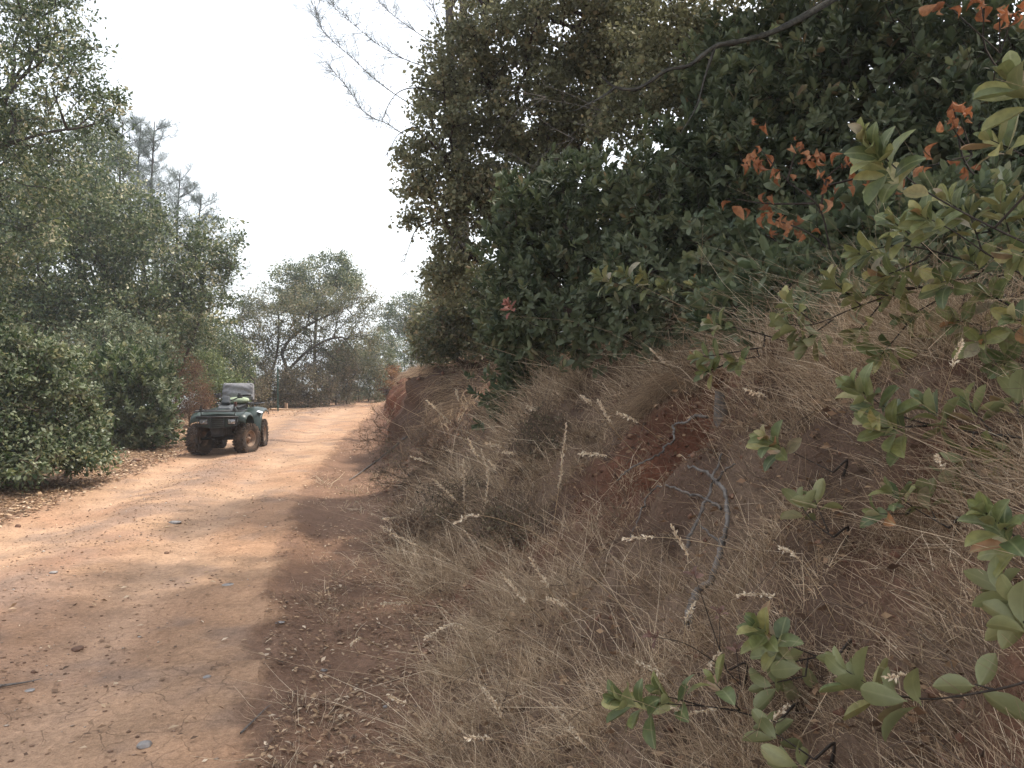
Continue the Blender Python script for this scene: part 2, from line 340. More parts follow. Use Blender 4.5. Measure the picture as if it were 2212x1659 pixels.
def tubes_geo(chains):
    """chains: list of (pts (n,3), radii (n,)); one continuous tapered tube for each"""
    VV, FF, off = [], [], 0
    for pts, rad in chains:
        pts = np.asarray(pts, float); rad = np.asarray(rad, float)
        if len(pts) < 2: continue
        if len(rad) != len(pts): rad = np.interp(np.linspace(0, 1, len(pts)), np.linspace(0, 1, len(rad)), rad)
        k = 8 if rad.max() > .05 else (5 if rad.max() > .018 else 3)
        d = np.gradient(pts, axis=0); d = norm(d)
        ref = np.where(np.abs(d[:, 2:3]) > .9, np.array([[1., 0, 0]]), np.array([[0, 0, 1.]]))
        ref[:] = ref[0]
        a = norm(np.cross(d, ref)); b = np.cross(d, a)
        th = np.arange(k) * 2 * math.pi / k
        ring = pts[:, None, :] + rad[:, None, None] * (np.cos(th)[None, :, None] * a[:, None, :] + np.sin(th)[None, :, None] * b[:, None, :])
        n = len(pts); i = off + np.arange(n * k).reshape(n, k); j = np.roll(i, -1, 1)
        FF.append(np.stack([i[:-1], j[:-1], j[1:], i[1:]], -1).reshape(-1, 4)); VV.append(ring.reshape(-1, 3)); off += n * k
    return np.concatenate(VV), np.concatenate(FF)
def smooth_path(pts, n=8):
    pts = np.asarray(pts, float)
    if len(pts) == 2: return pts[0] + (pts[1] - pts[0]) * np.linspace(0, 1, n)[:, None]
    p = np.vstack([2 * pts[0] - pts[1], pts, 2 * pts[-1] - pts[-2]]); out = []
    for i in range(len(pts) - 1):
        a, b, c, d = p[i], p[i + 1], p[i + 2], p[i + 3]
        for t in np.linspace(0, 1, n, endpoint=False):
            out.append(.5 * ((2 * b) + (-a + c) * t + (2 * a - 5 * b + 4 * c - d) * t * t + (-a + 3 * b - 3 * c + d) * t ** 3))
    out.append(pts[-1]); return np.array(out)
def skeleton(trunks, centers, rng, seg=.3, rt=.004, power=.43, wander=.06, rmax=None):
    nodes, par = [], []
    for tr in trunks:
        tr = smooth_path(tr, 6); base = len(nodes)
        for k, p in enumerate(tr): nodes.append(p); par.append(-1 if k == 0 else base + k - 1)
    order = np.argsort([np.min(np.linalg.norm(np.array(nodes) - c, axis=1)) for c in centers])
    arr = np.array(nodes); tips = []
    root = arr[0]
    droot = [0.0] * len(nodes)
    for k in range(len(nodes)):
        droot[k] = 0 if par[k] < 0 else droot[par[k]] + np.linalg.norm(arr[k] - arr[par[k]])
    for ci in order:
        c = centers[ci]; d = np.linalg.norm(arr - c, axis=1) + .25 * np.array(droot)
        j = int(np.argmin(d)); st = arr[j]; L = np.linalg.norm(c - st); m = max(1, int(L / seg)); prev = j; new = []
        side = rng.normal(0, 1, 3) * wander * L
        for k in range(1, m + 1):
            t = k / m; p = st + (c - st) * t + side * math.sin(math.pi * t) + rng.normal(0, wander * seg, 3) * (k < m)
            new.append(p); par.append(prev); nodes.append(p); droot.append(droot[prev] + L / m); prev = len(nodes) - 1
        tips.append(prev); arr = np.vstack([arr, np.array(new)])
    cnt = np.zeros(len(nodes))
    for t in tips:
        k = t
        while k >= 0: cnt[k] += 1; k = par[k]
    cnt = np.maximum(cnt, .6); rad = rt * cnt ** power
    if rmax: rad = np.minimum(rad, rmax)
    hasc = np.zeros(len(nodes), bool)
    for p in par:
        if p >= 0: hasc[p] = True
    used = np.zeros(len(nodes), bool); chains = []
    for t in [i for i in np.argsort(-np.array(droot)) if not hasc[i]]:
        ch = [t]; used[t] = True; k = par[t]
        while k >= 0:
            ch.append(k)
            if used[k]: break
            used[k] = True; k = par[k]
        ch = ch[::-1]; r = rad[ch].copy()
        if len(ch) > 1: r[0] = min(r[0], r[1] * 1.25)
        r[-1] *= .5
        chains.append((arr[ch], r))
    return chains
def rand_dirs(rng, n, up=0.0):
    d = rng.normal(0, 1, (n, 3)); d[:, 2] += up; return norm(d)
def lobe(vx, vy, d, rvx, rvz, ry): 
    return (V(vx, vy, d), np.array([rvx * .46293 / FPX * d * DS, ry, rvz * .46293 / FPX * d * DS]))
def clump_centers(rng, lobes, n, shell=2.0, floor=.15):
    vol = np.array([np.prod(r) ** .75 for _, r in lobes]); pick = rng.choice(len(lobes), n, p=vol / vol.sum())
    C = np.array([l[0] for l in lobes])[pick]; Q = np.array([l[1] for l in lobes])[pick]
    p = C + rand_dirs(rng, n) * (rng.random((n, 1)) ** (1 / 3 / shell * 1.6)) * Q
    return p[p[:, 2] > height(p[:, 0], p[:, 1]) + floor]
def foliage(rng, cents, mid, mode, nleaf, size, spread, aspect=.5, tpl='diamond', jit=.3, up=.4, gradient=None):
    """leaves for each clump: 'ball' scatters them, 'whorl' sets them round shoot tips"""
    P, A, N = [], [], []; m = len(cents); tint = []
    out = norm(cents - mid)
    ct = rng.random(m)
    if mode == 'ball':
        k = nleaf; off = rng.normal(0, 1, (m, k, 3)); off = norm(off) * (rng.random((m, k, 1)) ** .5) * spread * (.6 + .8 * rng.random((m, 1, 1)))
        off[..., 2] *= .75
        P = (cents[:, None] + off).reshape(-1, 3); A = norm(rng.normal(0, 1, (m * k, 3)) + np.repeat(out, k, 0) * .5 + np.array([0, 0, -.1]))
        N = norm(rng.normal(0, 1, (m * k, 3)) + np.array([0, 0, up * 2]) + np.repeat(out, k, 0) * .3)
        tint = np.repeat(ct, k) * .45 + rng.random(m * k) * .55
    else:
        nw = max(1, nleaf // 13); kk = 13
        base = cents[:, None] + rng.normal(0, .55, (m, nw, 3)) * spread
        d = norm(rng.normal(0, .55, (m, nw, 3)) + out[:, None] * .9 + np.array([0, 0, up]))
        i = np.arange(kk); phi = i * 2.39996 + rng.random((m, nw, 1)) * 6.28; tt = i / (kk - 1.0)
        el = .35 + tt * 1.05 + rng.normal(0, .15, (m, nw, kk))
        ref = norm(np.cross(d, rng.normal(0, 1, (m, nw, 3)))); ref2 = np.cross(d, ref)
        rad = np.cos(phi)[..., None] * ref[:, :, None] + np.sin(phi)[..., None] * ref2[:, :, None]
        A = (np.cos(el)[..., None] * d[:, :, None] + np.sin(el)[..., None] * rad)
        N = (np.cos(el)[..., None] * rad * -1 + np.sin(el)[..., None] * d[:, :, None])
        P = base[:, :, None] - d[:, :, None] * (tt * size * 1.3)[None, None, :, None]
        P, A, N = P.reshape(-1, 3), A.reshape(-1, 3), N.reshape(-1, 3)
        N = norm(N + rng.normal(0, .25, N.shape))
        tint = np.repeat(ct, nw * kk) * .4 + np.repeat(rng.random(m * nw), kk) * .25 + rng.random(len(P)) * .35
    tint = np.clip((tint - .5) * 1.6 + .47, 0, 1)
    L = size * (1 + rng.normal(0, jit, len(P)).clip(-.5, .8)); W = L * aspect * (1 + rng.normal(0, .15, len(P)))
    return leaves_geo(P, A, N, L, W, tint, tpl)
def plant(name, label, cat, seed, trunks, lobes, n, leaf, mat, bark='bark', group=None, rt=.004, seg=.3, mode='ball', floor=.15, shell=2.0, wander=.07, extra=None, power=.43, rmax=None, limbs=()):
    """leaf = (count per clump, length, spread, aspect, template, up)"""
    rng = np.random.default_rng(seed)
    base = np.array(trunks[0][0]); o = thing(name, label, cat, base, group)
    lobes = list(lobes); mid0 = np.mean([l[0] for l in lobes], 0)
    for c_, r_ in list(lobes):
        for _ in range(3): u_ = rand_dirs(rng, 1)[0]; u_ = norm(u_ + .6 * norm(c_ - mid0)); lobes.append((c_ + u_ * r_ * rng.uniform(.75, 1.0), r_ * rng.uniform(.22, .42)))
    c = clump_centers(rng, lobes, int(n * 1.12), shell, floor); mid = np.mean([l[0] for l in lobes], 0) - np.array([0, 0, .3])
    ch = skeleton(trunks, c, rng, seg, rt, power, wander, rmax)
    if extra:
        nt, ln = extra; idx = rng.integers(0, len(c), nt)
        for q in idx:
            d = norm(c[q] - mid + rng.normal(0, .8, 3)); p = [c[q]]
            for s in range(4): d = norm(d + rng.normal(0, .28, 3)); p.append(p[-1] + d * ln / 4)
            ch.append((np.array(p), np.array([1, .85, .7, .5, .3]) * rt * .8))
    for lp, r0_, r1_ in limbs: lp = smooth_path(lp, 6); ch.append((lp, np.linspace(r0_, r1_, len(lp)) * (1 + .1 * rng.normal(0, 1, len(lp)))))
    v, f = tubes_geo(ch); link('trunk', np_mesh('trunk', v - base, f, M[bark], smooth=True), o)
    v, f, t = foliage(rng, c, mid, mode, leaf[0], leaf[1], leaf[2], leaf[3], leaf[4], up=leaf[5])
    cr = link('crown', np_mesh('crown', v - base, f, M[mat], t), o); cr['kind'] = 'stuff'
    return o
def gp(vx, d, dz=-.05):
    p = V(vx, 800, d); return np.array([p[0], p[1], hz(p[0], p[1]) + dz])

# ------------------------------------------------------------------ trees and shrubs left of the road
def up_trunk(b, *pts): return [b] + [np.array(p) for p in pts]
# tall airy oak whose trunk stands outside the frame
b = gp(-260, 10.5)
plant('live_oak_tree', 'tall airy oak with sparse small leaves, long bare limb reaching over the road edge', 'tree', 11,
      [up_trunk(b, b + [.1, 0, 1.6], V(-190, 420, 10.6), V(-90, 150, 10.4)), [V(-210, 480, 10.6), V(-60, 345, 10.3), V(90, 290, 10.1), V(190, 272, 10), V(262, 235, 10)]],
      [lobe(-10, 70, 10.4, 150, 190, 1.4), lobe(60, 210, 10.2, 150, 120, 1.3), lobe(-60, 400, 10.6, 210, 200, 1.6), lobe(140, 60, 10.3, 55, 110, .7),
       lobe(235, 235, 10, 45, 55, .4), lobe(-120, -150, 10.4, 220, 200, 1.6), lobe(170, 160, 10, 60, 90, .6)],
      780, (50, .055, .22, .48, 'diamond', .1), 'oak', rt=.0036, extra=(260, .5))
# broad dense oak behind the near shrubs
DS = 1.22
b = gp(330, 17.5)
plant('live_oak_tree', 'broad dense olive green oak filling the roadside above the dark leafy shrub', 'tree', 12,
      [up_trunk(b, V(345, 800, 17.4), V(372, 735, 17.2), V(400, 660, 17)), up_trunk(b + [.4, .3, 0], V(392, 800, 17.6), V(430, 690, 17.4), V(440, 600, 17.4)),
       up_trunk(b + [-1.6, .3, 0], V(230, 780, 17.2), V(200, 650, 17), V(150, 520, 17))],
      [lobe(330, 560, 17, 120, 110, 1.8), lobe(430, 580, 17.4, 65, 75, 1.4), lobe(220, 480, 16.6, 130, 110, 2), lobe(110, 560, 16.2, 170, 170, 2.2),
       lobe(380, 680, 17, 115, 70, 1.6), lobe(250, 680, 16.4, 150, 100, 1.8), lobe(470, 530, 17.6, 50, 60, 1), lobe(60, 700, 15.6, 140, 90, 1.6), lobe(285, 450, 17, 60, 50, 1.2), lobe(90, 430, 16.6, 130, 90, 1.8)],
      1150, (54, .090, .36, .5, 'diamond', .3), 'oak', rt=.0042, extra=(420, .8))
DS = 1.0
DS = 1.20
b = gp(80, 20.5)
plant('live_oak_tree', 'tall oak standing behind the broad dense oak beside the grey pines', 'tree', 13,
      [up_trunk(b, V(90, 700, 20.5), V(110, 500, 20.5)), up_trunk(b + [1.2, .3, 0], V(210, 700, 21), V(225, 480, 21))],
      [lobe(60, 420, 20, 170, 130, 2), lobe(190, 400, 21, 100, 100, 1.6), lobe(40, 320, 20, 150, 80, 1.6), lobe(150, 330, 20.5, 90, 60, 1.4), lobe(225, 340, 21, 50, 50, 1.2), lobe(-40, 600, 20, 150, 200, 2), lobe(200, 600, 21, 150, 150, 2)],
      560, (50, .105, .42, .5, 'diamond', .3), 'oak', rt=.005, extra=(120, .8))
DS = 1.0
# shrubs at the left road edge
b = gp(40, 11.2)
plant('leafy_shrub', 'big bright green shrub with pale leaf undersides spilling onto the leaf litter', 'shrub', 14,
      [up_trunk(b, b + [.05, 0, .5], b + [.2, .1, 1.1]), up_trunk(b + [-.5, .2, 0], b + [-.7, .2, 1.0]), up_trunk(b + [.6, .1, 0], b + [.8, .1, .7])],
      [lobe(40, 850, 10.6, 130, 110, .9), lobe(130, 900, 10.8, 75, 90, .7), lobe(-40, 820, 10.6, 120, 130, .9), lobe(30, 960, 10.2, 120, 60, .7), lobe(150, 975, 10.6, 75, 40, .5), lobe(80, 780, 10.9, 70, 60, .6), lobe(40, 1005, 9.9, 90, 40, .5), lobe(-60, 980, 9.8, 90, 70, .6), lobe(190, 985, 10.9, 50, 25, .4)],
      760, (52, .062, .19, .5, 'diamond', .5), 'bushgreen', 'drytwig', rt=.0032, extra=(420, .55), floor=.03)
DS = 1.24
b = gp(280, 12.6)
plant('leafy_shrub', 'dark shrub with long yellowish leaves in rosettes beside the brown dead bush', 'shrub', 15,
      [up_trunk(b, b + [.05, 0, .6], b + [.1, .1, 1.3]), up_trunk(b + [-.4, .1, 0], b + [-.6, .1, .9]), up_trunk(b + [.4, .1, 0], b + [.6, .1, .8])],
      [lobe(285, 860, 12.3, 75, 90, .7), lobe(325, 900, 12.3, 55, 50, .5), lobe(240, 900, 12.2, 60, 55, .6), lobe(300, 790, 12.6, 60, 50, .6), lobe(250, 800, 12.6, 60, 60, .6), lobe(290, 930, 12.1, 70, 30, .4), lobe(345, 925, 12.6, 35, 25, .4), lobe(220, 945, 11.9, 50, 25, .4)],
      360, (39, .095, .20, .40, 'hex', .6), 'bushgreen', 'drytwig', rt=.0035, mode='whorl', floor=.03)
DS = 1.0
DS = 1.22
b = gp(200, 13.6)
plant('leafy_shrub', 'shadowy dark green shrub growing under the oak behind the rosette leaved shrub', 'shrub', 16,
      [up_trunk(b, b + [.05, 0, .8], b + [.1, .1, 1.6])],
      [lobe(190, 780, 13.6, 110, 80, .9), lobe(260, 740, 13.9, 90, 70, .8), lobe(160, 880, 13.4, 90, 90, .8), lobe(330, 800, 14.2, 60, 90, .7)],
      260, (44, .065, .25, .45, 'diamond', .4), 'toyon', 'barkdark', rt=.0035)
DS = 1.0
DS = 1.32
b = gp(408, 15.6)
plant('dead_bush', 'dead brown twiggy bush behind the parked quad bike', 'shrub', 17,
      [up_trunk(b, b + [0, 0, .5]), up_trunk(b + [.25, .1, 0], b + [.3, .1, .6]), up_trunk(b + [-.3, .1, 0], b + [-.4, 0, .6])],
      [lobe(410, 850, 15.6, 42, 60, .6), lobe(395, 800, 15.8, 38, 55, .5), lobe(432, 870, 15.6, 28, 38, .4), lobe(375, 880, 15.4, 30, 40, .4)],
      330, (34, .04, .2, .4, 'diamond', 0), 'drybush', 'drytwig', rt=.003, extra=(220, .5))
DS = 1.0
DS = 1.14
b = gp(480, 21)
plant('leafy_shrub', 'small yellow green bush right behind the grey canvas bundle of the quad bike', 'shrub', 18,
      [up_trunk(b, b + [0, 0, .7])], [lobe(478, 840, 21, 55, 40, .9), lobe(450, 800, 21.5, 40, 40, .8), lobe(505, 850, 21, 35, 30, .6)],
      170, (50, .075, .25, .5, 'diamond', .4), 'yellowgreen', 'barkdark', rt=.004)
DS = 1.0
DS = 1.12
b = gp(440, 24)
plant('leafy_shrub', 'hazy green thicket between the broad oak and the many stemmed oak', 'shrub', 19,
      [up_trunk(b, b + [0, 0, 1.2]), up_trunk(b + [1.5, .5, 0], b + [1.6, .5, 1.4])],
      [lobe(440, 740, 24, 60, 80, 1.2), lobe(490, 770, 25, 55, 60, 1.2), lobe(400, 780, 23, 60, 70, 1), lobe(520, 800, 26, 40, 45, 1)],
      260, (60, .09, .36, .5, 'diamond', .4), 'oak', rt=.005)
DS = 1.0
# many stemmed oak at the bend
b = gp(572, 33, -.1)
plant('live_oak_tree', 'many stemmed spreading oak with dark forking trunks behind the green stake', 'tree', 20,
      [up_trunk(b, V(578, 815, 33), V(562, 790, 32.8), V(530, 750, 32.6), V(505, 700, 32.4)),
       up_trunk(b + [.12, .1, 0], V(586, 810, 33), V(596, 775, 33), V(602, 720, 33), V(600, 660, 33)),
       up_trunk(b + [.45, .2, 0], V(612, 810, 33.2), V(632, 790, 33.2), V(660, 762, 33), V(705, 735, 33), V(740, 728, 33)),
       up_trunk(b + [.5, .25, 0], V(618, 800, 33.4), V(610, 760, 33.4), V(640, 720, 33.4), V(690, 690, 33.4), V(760, 660, 33.4))],
      [lobe(545, 700, 33, 55, 60, 1.6), lobe(600, 660, 33, 70, 45, 2), lobe(680, 650, 33.4, 80, 38, 2), lobe(765, 665, 33.4, 62, 45, 1.6), lobe(640, 690, 33, 110, 40, 2), lobe(790, 710, 33, 40, 40, 1.3), lobe(540, 770, 33, 50, 50, 1.3), lobe(700, 720, 33.6, 70, 35, 1.3), lobe(800, 760, 34, 40, 40, 1.2), lobe(690, 775, 34.2, 80, 35, 1.2), lobe(630, 745, 33.8, 60, 40, 1.2), lobe(560, 800, 32.6, 45, 30, 1)],
      740, (44, .080, .34, .5, 'diamond', .3), 'oakgrey', rt=.0062, wander=.09, extra=(200, .8))
b = gp(680, 39, -.1)
plant('live_oak_tree', 'greener round topped oak rising behind the many stemmed oak', 'tree', 21,
      [up_trunk(b, V(680, 760, 39), V(685, 660, 39), V(690, 600, 39))],
      [lobe(625, 610, 39, 45, 42, 1.6), lobe(705, 590, 39, 62, 45, 1.9), lobe(740, 600, 39, 40, 40, 1.4), lobe(660, 650, 39, 70, 40, 1.6)],
      300, (66, .10, .42, .5, 'diamond', .3), 'oak', rt=.006, extra=(60, .8))
b = gp(890, 52, -.1)
plant('live_oak_tree', 'pale hazy oak beyond the bend between the round oak and the bank', 'tree', 22,
      [up_trunk(b, V(888, 760, 52), V(885, 690, 52))],
      [lobe(885, 680, 52, 48, 45, 2), lobe(860, 720, 52, 42, 45, 2), lobe(930, 700, 52, 45, 55, 2), lobe(905, 650, 52, 30, 25, 1.2)],
      240, (60, .13, .55, .5, 'diamond', .3), 'oak', rt=.007)
# roadside brush at the bend
spots = [(600, 825, 31.5, 50, 42, 'greybush', 'leafless grey brown brush around the foot of the many stemmed oak'), (665, 825, 32, 55, 42, 'greybush', 'low grey brown brush right of the small wooden stake'),
         (725, 800, 34, 52, 55, 'greybush', 'olive brown brush below the overhanging oak limb'), (775, 785, 37, 50, 62, 'oakgrey', 'dark olive bush left of the rust coloured bush'),
         (815, 775, 41, 40, 66, 'oak', 'green bush just behind the rust coloured bush'), (846, 822, 40, 26, 28, 'rust', 'rust coloured dying bush at the road bend'),
         (885, 780, 44, 42, 66, 'bushgreen', 'green bush tucked behind the end of the cut bank'), (745, 770, 39, 40, 35, 'oak', 'small green bush under the round topped oak'), (540, 845, 29.5, 26, 22, 'greybush', 'low dry brush behind the rear rack of the quad bike')]
for k, (vx, vy, d, rx_, rz_, mt, lb) in enumerate(spots):
    b = gp(vx, d, -.05)
    plant('roadside_bush', lb, 'shrub', 40 + k, [up_trunk(b, b + [0, 0, .5]), up_trunk(b + [.4, .2, 0], b + [.5, .2, .6])],
          [lobe(vx, vy, d, rx_, rz_, 1.0), lobe(vx + rx_ * .5, vy + rz_ * .3, d, rx_ * .6, rz_ * .7, .8), lobe(vx - rx_ * .5, vy + rz_ * .35, d, rx_ * .6, rz_ * .7, .8), lobe(vx, 795 + 2724 / d - 12, d, rx_ * 1.1, 22, .9)],
          220, (42, .095 if d > 36 else .075, .30, .45, 'diamond', .3), mt, 'barkdark', rt=.004, extra=(120, .5), floor=0, group='brush along the road bend')
# thicket on the slope behind the toyon
for k, (vx, vy, d, rx_, rz_, lb) in enumerate([(1250, 560, 13, 170, 150, 'shady thicket on the slope behind the manzanita trunks'), (1600, 500, 11, 220, 150, 'shady thicket on the slope behind the toyon stems'), (1950, 430, 9.5, 240, 150, 'shady thicket high on the slope behind the right hand toyon')]):
    b = gp(vx, d, -.1)
    plant('hillside_thicket', lb, 'shrub', 65 + k, [up_trunk(b, b + [0, 0, 1])], [lobe(vx, vy, d, rx_, rz_, 1), lobe(vx + 60, vy + 60, d, rx_ * .8, rz_ * .7, 1)], 260, (40, .085, .34, .45, 'diamond', .3), 'toyon', 'barkdark', rt=.005, floor=.05)
# dark thicket down the left slope, closing the view under the oaks
for k, (vx, vy, d, rx_, rz_, lb) in enumerate([(120, 760, 24, 200, 140, 'thicket in deep shade under the broad dense oak'), (-60, 700, 19, 140, 220, 'tall thicket behind the big bright green shrub'), (330, 720, 29, 130, 130, 'hazy thicket seen below the grey pines')]):
    b = gp(vx, d, -.3)
    plant('hillside_thicket', lb, 'shrub', 60 + k, [up_trunk(b, b + [0, 0, 2])], [lobe(vx, vy, d, rx_, rz_, 2), lobe(vx + 60, vy + 30, d, rx_ * .7, rz_ * .8, 2)],
          300, (40, .12, .5, .5, 'diamond', .3), 'oak', rt=.006)

# ------------------------------------------------------------------ pines
def pine(name, label, seed, stems, branches, d_needle, group='grey pines', tuft=(24, .2), nw=.0045):
    """stems: polylines with radii; branches: (stem idx, count, length, z0, z1, droop)"""
    rng = np.random.default_rng(seed); base = np.array(stems[0][0][0]); o = thing(name, label, 'tree', base, group)
    ch, tips = [], []
    for pts, r0, r1, nb, ln, f0, droop, lean in stems:
        p = smooth_path(pts, 8); ch.append((p, np.linspace(r0, r1, len(p))))
        for k in range(nb):
            t = f0 + (1 - f0) * (k + rng.random()) / nb; q = p[min(int(t * (len(p) - 1)), len(p) - 1)]
            L = ln * (1.05 - .75 * ((t - f0) / (1 - f0))) * (.6 + .6 * rng.random()); a = rng.random() * 6.28
            d = norm(np.array([math.cos(a), math.sin(a), .35 + .5 * t]) + np.array(lean)); pp = [q]; n = 7
            for s in range(n):
                d = norm(d + np.array([0, 0, droop]) + rng.normal(0, .12, 3)); pp.append(pp[-1] + d * L / n)
            pp = np.array(pp); ch.append((pp, np.linspace(max(r1, L * .009), .003, len(pp))))
            for s in range(2, n + 1):
                for z in range(2 + (s > 4)):
                    dd = norm(d + rng.normal(0, .7, 3) + np.array([0, 0, .25])); l2 = L * .16 * (.5 + rng.random()); e = pp[s] + dd * l2
                    ch.append((np.array([pp[s], (pp[s] + e) / 2 + rng.normal(0, .02, 3), e]), np.array([.005, .004, .003]))); tips.append((e, dd))
    for br in branches:
        pts, r0 = br; p = smooth_path(pts, 8); ch.append((p, np.linspace(r0, .004, len(p))))
        n = len(p)
        for s in range(int(n * .32), n):
            for z in range(4):
                dd = norm(p[min(s + 1, n - 1)] - p[s - 1] + np.array([0, 0, .05]) + rng.normal(0, 1.0, 3) * np.linalg.norm(p[min(s + 1, n - 1)] - p[s - 1])); l2 = .18 + .8 * rng.random() ** 1.5
                e = p[s] + dd * l2; ch.append((np.array([p[s], (p[s] + e) / 2 + rng.normal(0, .03, 3), e]), np.array([.005, .004, .003]))); tips.append((e, dd))
    v, f = tubes_geo(ch); link('trunk', np_mesh('trunk', v - base, f, M['bark'], smooth=True), o)
    E = np.array([t[0] for t in tips]); D = np.array([t[1] for t in tips]); k = tuft[0]
    P = np.repeat(E, k, 0); P = P - np.repeat(D, k, 0) * rng.random((len(P), 1)) * .12
    A = norm(np.repeat(D, k, 0) * .8 + rng.normal(0, .62, P.shape)); N = rand_dirs(rng, len(P)); L = tuft[1] * (.6 + .6 * rng.random(len(P)))
    v, f, t = leaves_geo(P, A, N, L, np.full(len(P), nw), rng.random(len(P)), 'diamond')
    cr = link('crown', np_mesh('crown', v - base, f, M['pine'], t), o); cr['kind'] = 'stuff'
def st(vx, vy0, vy1, d, r0, nb, ln, f0=.35, lean=(0, 0, 0), sway=10):
    return ([V(vx, vy0, d), V(vx + sway, (vy0 * 2 + vy1) / 3, d), V(vx - sway * .3, (vy0 + vy1 * 2) / 3, d), V(vx + sway * .4, vy1, d)], r0, .02, nb, ln, f0, .02, lean)
pine('grey_pine_tree', 'slender hazy grey pine with several upright stems above the broad oak', 31,
     [st(330, 800, 262, 36, .16, 60, 2.8), st(300, 700, 268, 36, .11, 44, 2.2, .3), st(262, 690, 258, 35, .11, 44, 2.4, .3), st(225, 690, 250, 35, .10, 40, 2.2, .3)], [], 36, tuft=(13, .27), nw=.011)
pine('grey_pine_tree', 'lower grey pine with wispy boughs right of the several stemmed pine', 32,
     [st(385, 800, 375, 38, .14, 54, 2.8), st(430, 760, 430, 38, .10, 40, 2.2, .3, (.4, 0, 0))], [], 38, tuft=(13, .27), nw=.011)
d = 19.0
pine('grey_pine_tree', 'tall grey pine with twin trunks and long wispy boughs behind the manzanita', 33,
     [([gp(985, d), V(985, 400, d), V(972, 60, d), V(962, -250, d), V(960, -450, d)], .15, .05, 26, 2.6, .55, .0, (0, 0, 0)),
      ([gp(1000, d), V(1003, 400, d), V(1000, 60, d), V(1008, -250, d), V(1012, -450, d)], .14, .05, 22, 2.4, .55, .0, (0, 0, 0))],
     [([V(975, 120, d), V(900, 70, d - .4), V(840, 25, d - .7), V(800, -20, d - 1)], .017), ([V(972, 150, d), V(905, 140, d - .3), V(830, 105, d - .8), V(760, 50, d - 1.2), V(715, 10, d - 1.4)], .017),
      ([V(975, 260, d), V(900, 232, d - .3), V(820, 180, d - .6), V(760, 125, d - 1), V(700, 70, d - 1.4), V(682, 22, d - 1.5)], .018),
      ([V(985, 340, d), V(920, 320, d - .3), V(840, 270, d - .6), V(790, 245, d - .8), V(750, 190, d - 1), V(705, 135, d - 1.2)], .017),
      ([V(970, 90, d), V(945, 40, d), V(925, -20, d)], .022)], 19, tuft=(30, .18), nw=.0024)
# bare drooping twigs of the same thicket against the sky
def twig_thing(name, label, cat, paths, r0, mat, group=None, fork=0, seed=0, base=None):
    rng = np.random.default_rng(seed); ch = []
    for p in paths:
        q = smooth_path(p, 7); ch.append((q, np.linspace(r0, r0 * .25, len(q))))
        for _ in range(fork):
            s = rng.integers(len(q) // 3, len(q)); dd = norm(q[s] - q[s - 1] + rng.normal(0, .5, 3) * np.linalg.norm(q[s] - q[s - 1])); L = rng.uniform(.12, .4) * np.linalg.norm(q[-1] - q[0]) * .5
            pts = [q[s]]
            for _k in range(4): dd = norm(dd + rng.normal(0, .25, 3) + np.array([0, 0, -.05])); pts.append(pts[-1] + dd * L / 4)
            ch.append((np.array(pts), np.linspace(r0 * .5, r0 * .15, 5)))
    v, f = tubes_geo(ch); b0 = np.array(base if base is not None else paths[0][0])
    return tag(link(name, np_mesh(name, v - b0, f, M[mat], smooth=True), None, b0), label, cat, group)

# ------------------------------------------------------------------ manzanita and toyon above the bank
b = np.array([.75, 10.2, hz(.75, 10.2) - .1]); d = 10
plant('manzanita_tree', 'big olive leaved manzanita with dark crooked limbs at the crest of the bank', 'tree', 71,
      [up_trunk(b, V(1130, 620, d), V(1080, 500, d), V(1010, 400, d - .2), V(950, 330, d - .3)), up_trunk(b + [.25, .1, 0], V(1180, 560, d), V(1160, 380, d), V(1080, 220, d), V(1020, 130, d)),
       up_trunk(b + [.4, .1, 0], V(1230, 560, d), V(1280, 380, d), V(1300, 200, d), V(1250, 60, d)), up_trunk(b + [.1, -.1, 0], V(1090, 600, d), V(1000, 540, d - .3), V(940, 440, d - .4), V(880, 400, d - .4)),
       up_trunk(b + [.6, .1, 0], V(1330, 540, d), V(1420, 380, d), V(1450, 180, d))],
      [lobe(1000, 150, d, 95, 75, .8), lobe(940, 195, d, 50, 50, .6), lobe(1080, 110, d, 105, 70, .9), lobe(1210, 60, d, 120, 90, 1), lobe(960, 290, d - .2, 75, 55, .7), lobe(1060, 260, d, 85, 60, .8),
       lobe(900, 385, d - .3, 48, 45, .5), lobe(975, 400, d - .2, 65, 60, .7), lobe(1150, 260, d, 100, 100, 1), lobe(930, 470, d - .3, 45, 40, .5), lobe(1060, 420, d, 95, 80, .8), lobe(1250, 220, d + .2, 120, 110, 1),
       lobe(990, 540, d - .3, 55, 60, .6), lobe(1130, 400, d + .2, 110, 100, .9), lobe(1330, 130, d + .2, 110, 120, 1), lobe(955, 610, d - .2, 40, 45, .5), lobe(1080, -60, d + .3, 130, 100, 1.2), lobe(1300, -100, d + .4, 180, 140, 1.3), lobe(880, 330, d - .2, 20, 22, .3)],
      1850, (50, .045, .17, .85, 'diamond', .0), 'manz', 'manzbark', rt=.0042, seg=.22, wander=.12, extra=(300, .45), power=.40)
b = np.array([-.3, 14.0, hz(-.3, 14) - .05])
